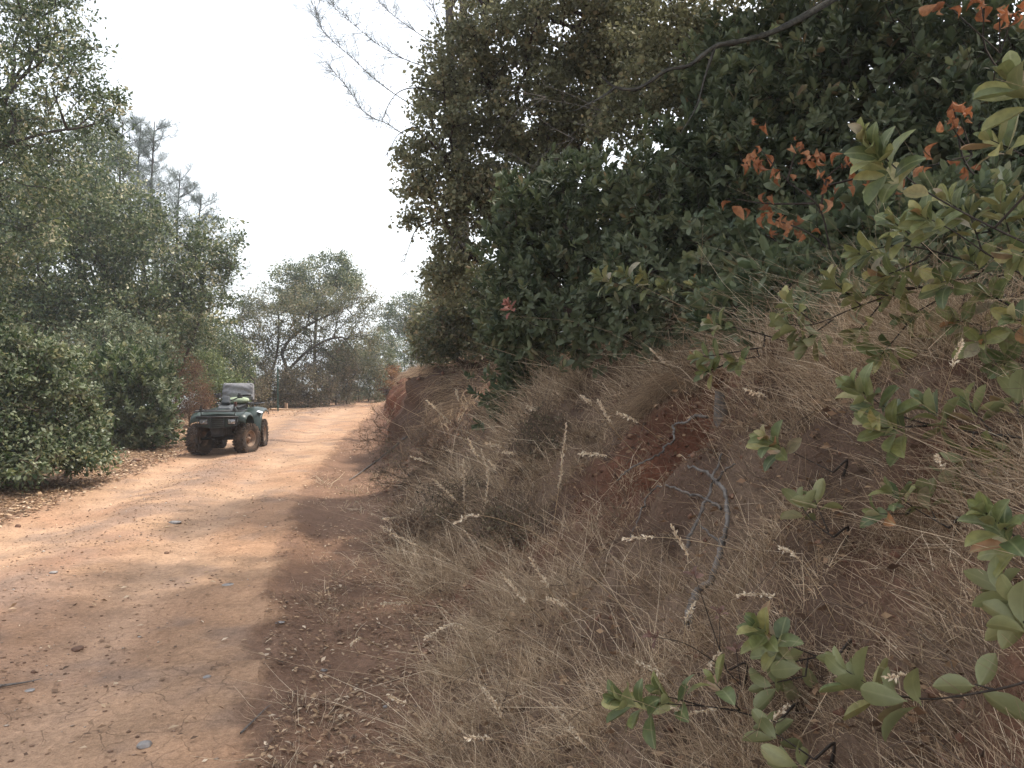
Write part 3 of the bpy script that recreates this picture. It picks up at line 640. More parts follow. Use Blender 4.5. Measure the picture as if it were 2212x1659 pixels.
plant('leafy_shrub', 'small leaved green shrub hanging over the far end of the red cut bank', 'shrub', 72,
      [up_trunk(b, V(1020, 720, 14), V(1000, 660, 14)), up_trunk(b + [-.6, .2, 0], V(960, 740, 14.4), V(930, 690, 14.6))],
      [lobe(1000, 690, 13.8, 75, 70, .9), lobe(960, 730, 14.4, 60, 45, .8), lobe(1060, 660, 13.6, 70, 80, .9), lobe(930, 700, 15, 40, 50, .7), lobe(1010, 620, 14, 60, 50, .8), lobe(985, 745, 14.2, 70, 35, .7), lobe(1060, 740, 13.4, 60, 45, .7), lobe(935, 760, 15.5, 45, 30, .6)],
      680, (40, .064, .22, .55, 'diamond', .2), 'oakgrey', 'drytwig', rt=.0036, extra=(300, .6))
twig_thing('bare_twig', 'thin bare twig poking from the shrub towards the sky', 'twig', [[V(1010, 700, 13.6), V(950, 650, 13.4), V(905, 612, 13.3), V(872, 585, 13.2)]], .012, 'barkdark', fork=6, seed=3)
for k, (lb, pth) in enumerate((('short bare bough beside the middle of the manzanita', [V(985, 400, 9.8), V(930, 392, 9.7), V(880, 360, 9.6)]), ('long bare bough arching down against the sky beside the manzanita', [V(960, 200, 9.8), V(900, 190, 9.7), V(860, 200, 9.6), V(835, 235, 9.6), V(822, 275, 9.5)]),
                               ('bare bough drooping just below the long arching bough', [V(950, 278, 9.8), V(895, 275, 9.7), V(860, 292, 9.6), V(838, 330, 9.6)]), ('lowest bare bough hanging with fine twigs under the manzanita', [V(960, 470, 9.7), V(905, 490, 9.6), V(885, 530, 9.6), V(872, 570, 9.6)]))):
    twig_thing('bare_bough', lb, 'branch', [pth], .011, 'barkdark', 'bare boughs of the manzanita', fork=6, seed=5 + k)
# toyon thicket: several shrubs standing side by side on the slope
toy = [((1.35, 8.0), [(1190, 560, 8, 110, 95, .8), (1120, 600, 8, 70, 90, .7), (1250, 450, 8, 110, 90, .9), (1130, 470, 8.3, 70, 70, .7), (1300, 600, 7.6, 100, 70, .7), (1230, 690, 7.4, 110, 55, .5), (1320, 710, 6.8, 80, 35, .4), (1140, 690, 8, 60, 50, .5)], 400, 'deep green toyon behind the red dead leaf sprig'),
       ((1.85, 7.2), [(1420, 430, 7.2, 120, 130, .9), (1520, 330, 7.3, 100, 80, .9), (1420, 560, 6.8, 110, 70, .6), (1550, 420, 7, 90, 120, .8), (1370, 655, 6.9, 110, 40, .4), (1480, 650, 6.2, 90, 45, .4), (1400, 700, 6.2, 80, 30, .35)], 480, 'dense dark toyon below the lichened oak limb'),
       ((2.7, 7.0), [(1640, 280, 7, 120, 130, .9), (1720, 160, 7.2, 130, 110, .9), (1600, 150, 7.4, 110, 90, .9), (1680, 430, 6.6, 110, 90, .7), (1550, 550, 6.2, 90, 60, .5), (1620, 570, 5.8, 100, 65, .5), (1700, 560, 5.5, 100, 60, .45), (1560, 640, 5.6, 80, 35, .35)], 520, 'tall dark toyon behind the orange dead leaves'),
       ((3.5, 6.6), [(1880, 180, 6.6, 140, 150, 1), (1980, 80, 6.8, 130, 120, 1), (1850, 350, 6.3, 120, 110, .8), (2000, 300, 6.2, 130, 130, .8), (1800, 40, 7, 130, 100, 1), (1800, 500, 5.8, 110, 80, .6)], 470, 'tall toyon standing behind the near rosette of leaves'),
       ((4.0, 5.6), [(2120, 200, 5.8, 120, 150, .9), (2180, 60, 6, 130, 130, 1), (2120, 370, 5.4, 120, 100, .7), (2230, 330, 5.4, 100, 140, .8), (1980, 450, 5.6, 110, 80, .5), (2120, 480, 5.0, 110, 60, .5)], 460, 'toyon with a few orange leaves high on the slope'),
       ((2.4, 9.4), [(1480, 130, 8.8, 130, 120, .8), (1600, 60, 9.2, 140, 110, 1), (1400, 240, 8.6, 100, 110, .7), (1420, 60, 9.2, 110, 100, 1), (1800, -40, 9.4, 160, 100, 1), (2000, -60, 9, 160, 100, 1)], 380, 'olive manzanita higher on the slope behind the lichened oak limb'),
       ((2.95, 4.35), [(1950, 520, 4.5, 120, 70, .35), (2130, 520, 4.2, 120, 80, .35), (1830, 560, 4.8, 90, 50, .3), (2210, 620, 3.8, 70, 60, .25), (2060, 600, 4.2, 90, 40, .25), (1740, 635, 4.3, 110, 45, .25), (1900, 670, 3.9, 110, 45, .25), (2060, 690, 3.6, 110, 55, .25), (2180, 740, 3.2, 70, 60, .2), (1620, 670, 4.8, 90, 35, .25)], 420, 'low toyon at the lip of the bank behind the leafy sapling'),
       ((.25, 9.2), [(1120, 800, 8.6, 42, 60, .35), (1090, 850, 8.5, 40, 45, .3), (1150, 740, 8.7, 50, 45, .4), (1110, 700, 8.8, 55, 50, .5), (1150, 850, 8.4, 35, 40, .3)], 190, 'low toyon hanging down the face of the bank')]
for k, ((x, y), lobs, n, lb) in enumerate(toy):
    b = np.array([x, y, hz(x, y) - .05]); c0 = V(lobs[0][0], lobs[0][1], lobs[0][2]); c1 = V(lobs[1][0], lobs[1][1], lobs[1][2])
    plant('toyon_shrub' if k != 5 else 'manzanita_tree', lb, 'shrub' if k != 5 else 'tree', 80 + k, [up_trunk(b, (b * .5 + c0 * .5) + [.1, 0, 0], c0), up_trunk(b + [.2, .1, 0], (b * .5 + c1 * .5) + [.15, .1, 0], c1)],
          [lobe(*q) for q in lobs], int(n * (.98 if k != 5 else 1.5)), (39, .073, .21, .45, 'hex', .35) if k != 5 else (60, .044, .2, .85, 'diamond', 0), 'toyon' if k != 5 else 'manz', 'barkdark', rt=.0036, mode='whorl' if k != 5 else 'ball', extra=(50, .4), floor=.03 if k != 7 else -.05, group='toyon thicket on the slope')
# oak over the thicket: its limb crosses the upper right, its crown shades the road
b = np.array([4.6, 8.6, hz(4.6, 8.6) - .1])
plant('live_oak_tree', 'large oak with a crooked lichened limb crossing above the toyon thicket', 'tree', 95,
      [up_trunk(b, b + [-.1, -.1, 1.6], b + [-.5, -.4, 3.2], np.array([3.2, 7.2, 6.8])),
       [b + [-.3, -.25, 2.4], V(1900, -60, 6.2), V(1700, 55, 5.6), V(1600, 88, 5.5), V(1545, 100, 5.5), V(1490, 140, 5.5), V(1440, 152, 5.5), V(1380, 190, 5.5), V(1330, 188, 5.5), V(1300, 165, 5.5)],
       [V(1545, 100, 5.5), V(1525, 160, 5.5), V(1505, 230, 5.6), V(1470, 290, 5.7)], [V(1330, 188, 5.5), V(1300, 210, 5.5), V(1240, 240, 5.6)], [np.array([3.6, 7.5, 6.0]), np.array([1.8, 6.4, 6.6]), np.array([.6, 5.6, 6.9])]],
      [(np.array([2.6, 6.9, 7.0]), np.array([2.2, 2.0, 1.0])), (np.array([.9, 5.9, 6.6]), np.array([1.5, 1.3, .8])), (np.array([2.2, 5.2, 6.4]), np.array([1.2, 1.0, .7])), (np.array([.2, 7.2, 6.6]), np.array([.8, .9, .5])), (np.array([.1, 5.4, 6.4]), np.array([1.2, 1.2, .5])), (np.array([-.6, 5.7, 6.4]), np.array([.9, 1.0, .4])), (np.array([.9, 4.6, 6.3]), np.array([1.0, .8, .5])), (np.array([3.8, 4.4, 6.3]), np.array([1.8, 1.5, .9])), (np.array([2.2, 4.0, 6.4]), np.array([1.1, .9, .6])), (np.array([4.5, 8.5, 7.2]), np.array([2, 2, 1.2]))],
      1700, (22, .11, .34, .5, 'diamond', .3), 'oak', 'lichen', rt=.0055, extra=(80, .6), wander=.1,
      limbs=[([V(1900, -60, 6.2), V(1700, 55, 5.6), V(1600, 88, 5.5), V(1545, 100, 5.5), V(1490, 140, 5.5), V(1440, 152, 5.5), V(1380, 190, 5.5), V(1330, 188, 5.5), V(1300, 165, 5.5)], .024, .008),
             ([V(1545, 100, 5.5), V(1525, 160, 5.5), V(1505, 230, 5.6), V(1470, 290, 5.7)], .013, .005), ([V(1330, 188, 5.5), V(1300, 210, 5.5), V(1240, 240, 5.6)], .014, .004)])
b = np.array([4.4, 1.8, hz(4.4, 1.8) - .1])
plant('live_oak_tree', 'oak on the slope beside the camera whose crown shades the near road', 'tree', 96,
      [up_trunk(b, b + [-.2, .1, 1.6], np.array([3.4, 2.0, 6.2]))],
      [(np.array([2.2, 2.2, 6.6]), np.array([1.8, 1.5, .9])), (np.array([3.6, 1.4, 6.6]), np.array([1.8, 2.0, 1.0])), (np.array([1.1, 3.0, 6.3]), np.array([.8, .8, .5]))],
      260, (40, .08, .36, .5, 'diamond', .3), 'oak', 'lichen', rt=.006)
# fine grey twigs across the manzanita
rngt = np.random.default_rng(77)
for k, (vx, vy) in enumerate([(1180, 210), (1240, 300), (1300, 240), (1200, 400), (1330, 330), (1390, 260), (1290, 430)]):
    p = V(vx, vy, 8.6); q = []
    for z in range(3):
        a = rngt.uniform(2.2, 4.2); q.append([p, p + np.array([math.cos(a) * .35, rngt.normal(0, .1), math.sin(a) * .25 + .02]), p + np.array([math.cos(a) * .75, rngt.normal(0, .15), math.sin(a) * .6 - .08])])
    twig_thing('bare_twig', 'fine leafless grey twig spray in front of the manzanita crown', 'twig', [x + np.array([.6, 0, .3]) for x in q] if False else q, .006, 'greywood', 'twig sprays before the manzanita', fork=7, seed=100 + k)

# ------------------------------------------------------------------ dry grass, litter, gravel (uncountable)
def ribbons(P, D, B, L, W, tint, seg=3, kink=.055):
    """curved blades: P + L*(D t + B t^2)"""
    n = len(P); t = np.linspace(0, 1, seg + 1); C = P[:, None] + L[:, None, None] * (D[:, None] * t[None, :, None] + B[:, None] * (t ** 2)[None, :, None])
    kr = np.random.default_rng(n); C = C + kr.normal(0, kink, C.shape) * L[:, None, None] * np.minimum(t * 3, 1)[None, :, None]
    T = D[:, None] + 2 * B[:, None] * t[None, :, None]; view = np.array([0, 0, 1.6]) - P
    S = norm(np.cross(T, view[:, None] + np.zeros_like(T))); w = (1 - .75 * t)[None, :, None] * W[:, None, None] * .5
    v = np.stack([C - S * w, C + S * w], 2).reshape(n, -1, 3); k = (seg + 1) * 2
    q = np.array([(2 * i, 2 * i + 1, 2 * i + 3, 2 * i + 2) for i in range(seg)])
    f = q[None] + (np.arange(n) * k)[:, None, None]
    return v.reshape(-1, 3), f.reshape(-1, 4), np.repeat(tint, k)
def in_niche(x, y): return np.exp(-((x - NICHE[0]) / .46) ** 2 - ((y - NICHE[1]) / .52) ** 2)
def grass_batch(seed, n, y0, y1, s0, s1, l0, l1, w, per=26, seg=3):
    """blades in tufts: a tuft leans and droops downslope as one"""
    rng = np.random.default_rng(seed); nt = n // per; y = y0 * (y1 / y0) ** rng.random(nt); s = s0 + (s1 - s0) * rng.random(nt); x = xf(y) + s
    m1, m2 = fbm(x * 1.2, y * 1.2, 201), fbm(x * 3.5, y * 3.5, 202)
    keep = rng.random(nt) < np.clip((.38 + .62 * sstep(.40, .60, m1 * .5 + m2 * .55)) * 1.2 * sstep(-.9 if s0 < -.1 else -.1, .6, s + (m2 - .5)), .04, 1) * (1 - .95 * np.clip(in_niche(x, y) * 1.6, 0, 1)) * (1 - .88 * sstep(11, 14, y) * sstep(1.6, 1.3, s))
    x, y, s, m1, m2 = [np.repeat(q[keep], per) for q in (x, y, s, m1, m2)]; n = len(x); nt = n // per
    tl = np.repeat((.5 + .9 * rng.random(nt) ** 1.5) * (.45 + 1.2 * sstep(.35, .65, m2[::per])), per); tx, ty = np.repeat(rng.normal(-.05, .25, nt), per), np.repeat(rng.normal(0, .25, nt), per); tc = np.repeat(rng.random(nt), per); sp = np.repeat(.02 + .07 * rng.random(nt), per)
    ox, oy = rng.normal(0, 1, n), rng.normal(0, 1, n); x = x + ox * sp; y = y + oy * sp
    P = np.stack([x, y, height(x, y) - .01], 1); tall = sstep(.42, .62, m1)
    a = rng.random(n) * 6.283; lean = .1 + 1.0 * rng.random(n)
    lie = rng.random(n) < .22; lean[lie] = 1.2 + 2.5 * rng.random(lie.sum())
    fan = .42 if per > 10 else .1; D = norm(np.stack([np.cos(a) * lean * .6 + ox * fan + tx - .15, np.sin(a) * lean * .6 + oy * fan + ty, np.ones(n)], 1))
    B = np.stack([rng.normal(-.08, .42, n), rng.normal(0, .42, n), .05 - .75 * rng.random(n) ** 1.5], 1); B[lie, 2] = -.1
    L = (l0 + (l1 - l0) * rng.random(n) ** 1.8) * (.75 + .5 * tall) * tl; tint = np.clip(.04 + .45 * rng.random(n) + .55 * (tc - .5) + .75 * (m2 - .5) + .22 * tall + .45 * (rng.random(n) < .16), 0, 1)
    return ribbons(P, D, B, L, w * (.7 + .6 * rng.random(n)) * np.clip(y / 4, .8, 3), tint, seg)
def merge(parts):
    V_, F_, T_, off = [], [], [], 0
    for v, f, t in parts: V_.append(v); F_.append(f + off); T_.append(t); off += len(v)
    return np.concatenate(V_), np.concatenate(F_), np.concatenate(T_)
rng = np.random.default_rng(306); n = 5200; a = rng.uniform(-.5, 1.9, n); x = NICHE[0] + .14 + .46 * np.cos(a) + rng.normal(0, .05, n); y = NICHE[1] + .10 + .54 * np.sin(a) + rng.normal(0, .05, n)
P = np.stack([x, y, height(x, y) - .01], 1); D = norm(np.stack([rng.normal(-.7, .5, n), rng.normal(-.3, .5, n), np.full(n, .7)], 1)); B = np.stack([rng.normal(-.35, .3, n), rng.normal(-.15, .3, n), -.5 - .8 * rng.random(n)], 1)
yb = rng.uniform(11.5, 33, 5000); n2 = len(yb); xb = xf(yb) + rng.normal(1.35, .14, n2); RIM2 = ribbons(np.stack([xb, yb, height(xb, yb) - .02], 1), norm(np.stack([rng.normal(-.8, .5, n2), rng.normal(-.2, .6, n2), np.full(n2, .6)], 1)), np.stack([rng.normal(-.4, .3, n2), rng.normal(0, .3, n2), -.6 - .8 * rng.random(n2)], 1), .15 + .3 * rng.random(n2), np.full(n2, .009), rng.random(n2) * .8)
RIM = ribbons(P, D, B, .08 + .16 * rng.random(n), np.full(n, .003), np.clip(rng.random(n) * .75, 0, 1))
v, f, t = merge([grass_batch(301, 110000, 1.7, 10, .0, 3.4, .05, .22, .0030, 34, 2), grass_batch(307, 130000, 1.3, 8, .0, 3.2, .03, .13, .0028, 6, 1), grass_batch(305, 7000, 2.2, 9, .0, 3.4, .18, .42, .0022, 4), grass_batch(302, 15000, 9, 30, .1, 4.5, .12, .45, .0035), grass_batch(303, 14000, 2.5, 12, 1.9, 4.5, .07, .26, .003),
                 grass_batch(304, 18000, 1.6, 12, -.8, .4, .03, .12, .0022, 14), RIM, RIM2])
tag(link('dry_grass', np_mesh('dry_grass', v, f, M['grass'], t)), 'matted straw coloured dry grass covering the bank', 'grass', kind='stuff')
def litter_batch(seed, x, y, size, rng, up=1.6, dark=0.0):
    n = len(x); P = np.stack([x, y, height(x, y) + .006 + .012 * rng.random(n)], 1); a = rng.random(n) * 6.283
    A = np.stack([np.cos(a), np.sin(a), rng.normal(0, .22, n)], 1); N = norm(rng.normal(0, .5, (n, 3)) + np.array([0, 0, up])); L = size * (.5 + rng.random(n))
    return leaves_geo(P, A, N, L, L * (.35 + .3 * rng.random(n)), np.clip(rng.random(n) ** 1.1 - dark, 0, 1), 'diamond')
rng = np.random.default_rng(310)
B_ = []
n = 26000; y = 5.5 * (34 / 5.5) ** rng.random(n); x = xl(y) + .22 - 1.7 * rng.random(n) ** 1.2 + rng.normal(0, .12, n); B_.append(litter_batch(0, x, y, .055, rng, 2.4))
n = 15000; y = 1.8 * (22 / 1.8) ** rng.random(n); u = rng.random(n); x = xr(y) + (xf(y) - xr(y)) * (u * 1.25 + .02); k = rng.random(n) < sstep(.36, .62, fbm(x * 2.2, y * 1.6, 321)) * .6 + .04; B_.append(litter_batch(0, x[k], y[k], .030, rng, 2.6, .02))
n = 20000; y = 1.4 * (26 / 1.4) ** rng.random(n); x = xf(y) + 3.6 * rng.random(n); k = rng.random(n) < .15 + .85 * sstep(.42, .62, fbm(x * 2.6, y * 2.6, 341)); x, y = x[k], y[k]
v, f, t = litter_batch(0, x, y, .034, rng, .3, .22); v[:, 2] += np.repeat(.07 * rng.random(len(x)) ** 2, 4); B_.append((v, f, t))
n = 1300; y = 3.0 * (44 / 3.0) ** rng.random(n); x = xl(y) + (xr(y) - xl(y)) * rng.random(n); B_.append(litter_batch(0, x, y, .035, rng))
n = 2600; y = 26 + 20 * rng.random(n); x = xl(y) + .9 * rng.random(n) ** 2 * 3; B_.append(litter_batch(0, x, y, .07, rng))
v, f, t = merge(B_)
tag(link('fallen_leaves', np_mesh('fallen_leaves', v, f, M['litter'], t)), 'dry tan fallen leaves lying along both edges of the dirt road', 'leaf litter', kind='stuff')
OCT = np.array([(1, 0, 0), (-1, 0, 0), (0, 1, 0), (0, -1, 0), (0, 0, 1), (0, 0, -1)], float); OF = np.array([(0, 2, 4), (2, 1, 4), (1, 3, 4), (3, 0, 4), (2, 0, 5), (1, 2, 5), (3, 1, 5), (0, 3, 5)])
n = 10000; y = 2.6 * (40 / 2.6) ** rng.random(n); fr = np.where(rng.random(n) < .55, .48 + .15 * rng.normal(0, 1, n), rng.random(n)); x = xl(y) + (xr(y) - xl(y)) * np.clip(fr, 0, 1.05)
k = rng.random(n) < .25 + .75 * sstep(.42, .6, fbm(x * 1.7, y * 1.2, 331)); x, y = x[k], y[k]; n = len(x)
sz = .003 + .008 * rng.random(n) ** 3 + .002 * np.clip(y / 10, 0, 1); vv = OCT[None] * (.7 + .6 * rng.random((n, 6, 1))); ang = rng.random(n) * 6.28
vv = np.stack([vv[..., 0] * np.cos(ang)[:, None] - vv[..., 1] * np.sin(ang)[:, None], vv[..., 0] * np.sin(ang)[:, None] + vv[..., 1] * np.cos(ang)[:, None], vv[..., 2] * .55], -1) * sz[:, None, None] * np.array([1.3, 1, 1])
vv = vv + np.stack([x, y, height(x, y) + sz * .25], 1)[:, None]
tag(link('gravel', np_mesh('gravel', vv.reshape(-1, 3), (OF[None] + (np.arange(n) * 6)[:, None, None]).reshape(-1, 3), M['pebble'], np.repeat(rng.random(n), 6))), 'loose small gravel and clods strewn over the dirt road', 'gravel', kind='stuff')

rng = np.random.default_rng(345); n = 3200; y = np.where(rng.random(n) < .25, NICHE[1] + rng.normal(0, .28, n), 1.5 * (26 / 1.5) ** rng.random(n)); x = np.where(np.abs(y - NICHE[1]) < .9, np.where(rng.random(n) < .5, NICHE[0] + .15 + rng.normal(0, .26, n), xf(y) + 2.6 * rng.random(n)), xf(y) + 2.2 * rng.random(n))
sz = (.006 + .022 * rng.random(n) ** 3) * np.clip(y / 6, .8, 2); vv = OCT[None] * (.6 + .7 * rng.random((n, 6, 1))) * sz[:, None, None]; q_ = niche_off(x.copy(), y.copy()); vv = vv + (q_ + np.stack([np.zeros(n), np.zeros(n), sz * .2], 1))[:, None]
tag(link('soil_clods', np_mesh('soil_clods', vv.reshape(-1, 3), (OF[None] + (np.arange(n) * 6)[:, None, None]).reshape(-1, 3), M['clods'], np.repeat(rng.random(n), 6))), 'crumbling red brown soil clods on the cut bank', 'clods', kind='stuff')
rng = np.random.default_rng(350); ch = []
for _ in range(900):
    y0_ = 1.5 * (14 / 1.5) ** rng.random(); x0_ = xf(y0_) + rng.uniform(.1, 3.2); d_ = norm(np.array([rng.normal(-.2, .8), rng.normal(0, .8), rng.normal(.1, .35)])); p_ = [np.array([x0_, y0_, hz(x0_, y0_) + .02 + .08 * rng.random()])]
    for _k in range(5): d_ = norm(d_ + rng.normal(0, .3, 3)); p_.append(p_[-1] + d_ * rng.uniform(.02, .07))
    ch.append((np.array(p_), np.linspace(1, .4, 6) * rng.uniform(.0012, .0032)))
v, f = tubes_geo(ch); tag(link('dead_twigs', np_mesh('dead_twigs', v, f, M['drytwig'])), 'tangle of thin dead twigs strewn through the bank grass', 'twigs', kind='stuff')

# ------------------------------------------------------------------ stones, stick, clods
def stone(label, vx, vy, wpx, flat, mat, seed, cat='stone', name='stone', group=None):
    p = hit(vx, vy); d = p[1]; wd = wpx * .46293 / FPX * d / 2
    bm = bmesh.new(); bmesh.ops.create_icosphere(bm, subdivisions=3, radius=1); rg = random.Random(seed); ax = [Vector((rg.gauss(0, 1), rg.gauss(0, 1), rg.gauss(0, 1))).normalized() for _ in range(9)]
    for q in bm.verts:
        c = q.co.normalized(); k = 1.0
        for a in ax: k = min(k, .80 / max(c.dot(a), .2))
        q.co = c * k * (1 + rg.uniform(-.03, .03)); q.co = Vector((q.co.x * wd, q.co.y * wd * .8, q.co.z * wd * flat))
    m = bpy.data.meshes.new(name); bm.to_mesh(m); bm.free(); m.materials.append(M[mat])
    o = link(name, m, None, (p[0], p[1], hz(p[0], p[1]) + wd * flat * .35)); o.rotation_euler = (0, 0, rg.random() * .8)
    return tag(o, label, cat, group)
stone('pale flat stone lying alone in the middle of the road', 378, 1130, 27, .30, 'stone', 1)
stone('smooth grey stone on the cracked tan dirt', 311, 1614, 36, .45, 'stone', 2)
stone('dark brown clod in the shaded wheel track', 168, 1405, 28, .5, 'redclod', 3, 'clod', 'clod')
stone('tan flat stone on the gravel strip of the road', 116, 1239, 18, .4, 'stone', 4)
stone('flat grey stone embedded beside the shadow edge on the road', 492, 1264, 26, .12, 'stone', 5)
stone('small brown clod below the pale flat stone', 360, 1196, 11, .7, 'redclod', 6, 'clod', 'clod')
stone('reddish round clod above the dry stick', 72, 1455, 12, .8, 'redclod', 7, 'clod', 'clod')
stone('round clod near the leaf litter at the left road edge', 39, 1139, 12, .9, 'redclod', 8, 'clod', 'clod')
stone('grey broken stone in the shaded right wheel track', 447, 1464, 18, .45, 'stone', 9)
stone('flat grey stone below the dry stick', 64, 1493, 24, .2, 'stone', 10)
stone('dark clod lying in the tan leaf litter before the quad bike', 294, 997, 22, .5, 'redclod', 11, 'clod', 'clod')
stone('blue grey stone among the fallen leaves of the shoulder', 700, 1450, 17, .4, 'stone', 12)
stone('small dark grey stone near the grass edge of the shoulder', 832, 1530, 13, .6, 'stone', 13)
stone('thin flat stone at the road edge among curled leaves', 604, 1346, 22, .15, 'stone', 14)
def ground_path(pts, lift): return [hit(a, c_, lift) for a, c_ in pts]
q = [hit(a, c_) + np.array([0, 0, .012]) for a, c_ in [(-20, 1490), (30, 1483), (60, 1478), (90, 1471)]]
twig_thing('stick', 'thin dry stick lying on the shaded road', 'stick', [q], .009, 'greywood', fork=1, seed=8)
q = [hit(a, c_) + np.array([0, 0, .012]) for a, c_ in [(520, 1590), (545, 1565), (575, 1535), (585, 1528)]]
twig_thing('stick', 'pale short stick among the leaves at the right road edge', 'stick', [q], .006, 'greywood', fork=0, seed=9)

# ------------------------------------------------------------------ weathered branches on the bank
def c4(x, y): return ((2300 + x * 1.05) * .54, (1500 + y * 1.05) * .54)
def branch_on_bank(label, paths, radii, seed, name='fallen_branch'):
    ch = []; rg = np.random.default_rng(seed)
    for pts, (r0, r1) in zip(paths, radii):
        q = np.array([hit(*c4(a, c_), .16) for a, c_ in pts])
        q = smooth_path(q, 6); q[1:-1] += rg.normal(0, .004, (len(q) - 2, 3)); ch.append((q, np.linspace(r0, r1, len(q)) * (1 + .12 * rg.normal(0, 1, len(q)))))
    b0 = ch[0][0][0]; v, f = tubes_geo(ch)
    return tag(link(name, np_mesh(name, v - b0, f, M['greywood'], smooth=True), None, b0), label, 'branch')
branch_on_bank('thick crooked weathered grey branch lying down the grassy bank', [[(430, 945), (455, 850), (515, 775), (545, 700), (560, 640), (580, 540), (570, 450), (535, 400), (500, 370), (430, 345)],
    [(550, 632), (510, 600), (475, 570)], [(540, 402), (575, 365), (612, 338)], [(556, 512), (500, 470), (430, 450), (370, 427), (320, 425), (272, 462), (262, 500), (235, 560), (205, 640)], [(558, 636), (590, 626)]],
    [(.016, .006), (.008, .005), (.007, .004), (.008, .003), (.006, .003)], 1)
branch_on_bank('pale grey stick lying beside the thick crooked branch', [[(425, 660), (470, 550), (515, 445), (530, 385), (560, 300)]], [(.010, .005)], 2)
branch_on_bank('twisted thin grey root crossing the red soil hollow', [[(505, 162), (460, 152), (430, 180), (385, 187), (375, 215), (375, 250), (338, 275), (330, 297), (270, 325), (200, 365), (158, 402)]], [(.009, .005)], 3, 'twisted_root')
branch_on_bank('straight dead twig bundle at the foot of the red cut bank', [[(-640, 235), (-760, 330), (-860, 400)]], [(.02, .008)], 4)
p = hit(1550, 905); bm = bmesh.new(); bmesh.ops.create_cone(bm, cap_ends=True, segments=9, radius1=.036, radius2=.026, depth=.17)
for q_ in bm.verts: q_.co.x += random.Random(q_.index).uniform(-.008, .008); q_.co.z += random.Random(q_.index + 9).uniform(-.02, .02)
m = bpy.data.meshes.new('stump'); bm.to_mesh(m); bm.free(); m.materials.append(M['greywood']); o = link('stump', m, None, (p[0], p[1] - .06, p[2] + .06)); o.rotation_euler = (R(12), R(-8), 0)
tag(o, 'small sawn grey stump beside the red soil hollow', 'stump')

# ------------------------------------------------------------------ tall dry grass stalks with seed heads
def q4(x, y): return (648 + x * .3418, 810 + y * .3418)
def q3(x, y): return (1296 + x * .414, 1080 + y * .414)
def q5(x, y): return (540 + x * .3418, 1134 + y * .3418)
def q2(x, y): return (1296 + x * .414, 540 + y * .414)
ST = [(q4, [(980, 935), (1070, 893), (1160, 890), (1300, 925), (1500, 1010), (1800, 1240), (2100, 1520)], .30), (q4, [(705, 518), (830, 565), (1000, 700)], .5), (q4, [(838, 655), (985, 795), (1080, 900)], .5),
      (q4, [(1030, 540), (1036, 700), (1040, 840), (1045, 1000)], .55), (q4, [(1148, 480), (1190, 640), (1160, 880), (1150, 1050)], .6), (q4, [(1065, 408), (1135, 540), (1300, 760)], .4), (q4, [(805, 163), (960, 320), (1160, 560)], .5),
      (q4, [(1680, 310), (1650, 600), (1620, 830), (1600, 950)], .5), (q4, [(1765, 495), (1940, 515), (2060, 600)], .5), (q4, [(1780, 130), (1865, 210), (2100, 480)], .4), (q4, [(1885, 160), (1990, 350), (2180, 560)], .35),
      (q4, [(510, 955), (620, 1020), (790, 1110), (900, 1250)], .55), (q4, [(1275, 1255), (1390, 1390), (1470, 1480), (1560, 1580)], .5), (q4, [(1455, 1160), (1570, 1350), (1640, 1480)], .5), (q4, [(515, 1445), (700, 1440), (900, 1470)], .45),
      (q4, [(1285, 488), (1370, 510), (1500, 620)], .4), (q4, [(1170, 430), (1290, 465), (1400, 560)], .4), (q4, [(1200, 545), (1270, 640), (1400, 800)], .3), (q4, [(530, 910), (650, 905), (760, 960)], .4), (q4, [(1560, 1410), (1700, 1470), (1830, 1560)], .4),
      (q4, [(985, 95), (1010, 180), (1100, 330)], .4), (q4, [(1430, 200), (1500, 230), (1560, 330)], .4), (q3, [(370, 130), (460, 290), (560, 420)], .5), (q3, [(120, 200), (310, 195), (500, 215), (760, 270)], .3), (q3, [(490, 540), (450, 640), (430, 800)], .5),
      (q3, [(720, 500), (830, 490), (930, 520), (990, 600)], .55), (q3, [(940, 250), (1020, 290), (1110, 420), (1230, 640)], .4), (q3, [(200, 850), (290, 890), (380, 960), (430, 1060)], .5), (q3, [(1495, 930), (1610, 915), (1700, 960)], .5),
      (q3, [(980, 1070), (880, 1180), (820, 1300)], .7), (q3, [(620, 800), (560, 890), (540, 960)], .6), (q3, [(380, 1085), (470, 1115), (640, 1080), (760, 1100)], .6), (q5, [(1895, 1125), (2060, 1320), (2200, 1480)], .7),
      (q5, [(1370, 1345), (1500, 1345), (1680, 1385), (2100, 1480)], .4), (q5, [(1485, 1040), (1560, 1150), (1620, 1290)], .7), (q5, [(1110, 715), (1270, 630), (1380, 665), (1500, 760)], .6), (q5, [(635, 755), (720, 715), (830, 790)], .4), (q5, [(870, 1075), (960, 1120), (1060, 1170)], .6),
      (q2, [(755, 730), (870, 770), (920, 850)], .4), (q2, [(490, 10), (610, 110), (660, 300)], .5), (q2, [(1890, 470), (1830, 640), (1780, 800)], .4), (q2, [(270, 520), (380, 640), (470, 830)], .3), (q2, [(90, 850), (200, 900), (330, 1000)], .5), (q2, [(1755, 1070), (1790, 1150), (1830, 1300)], .5)]
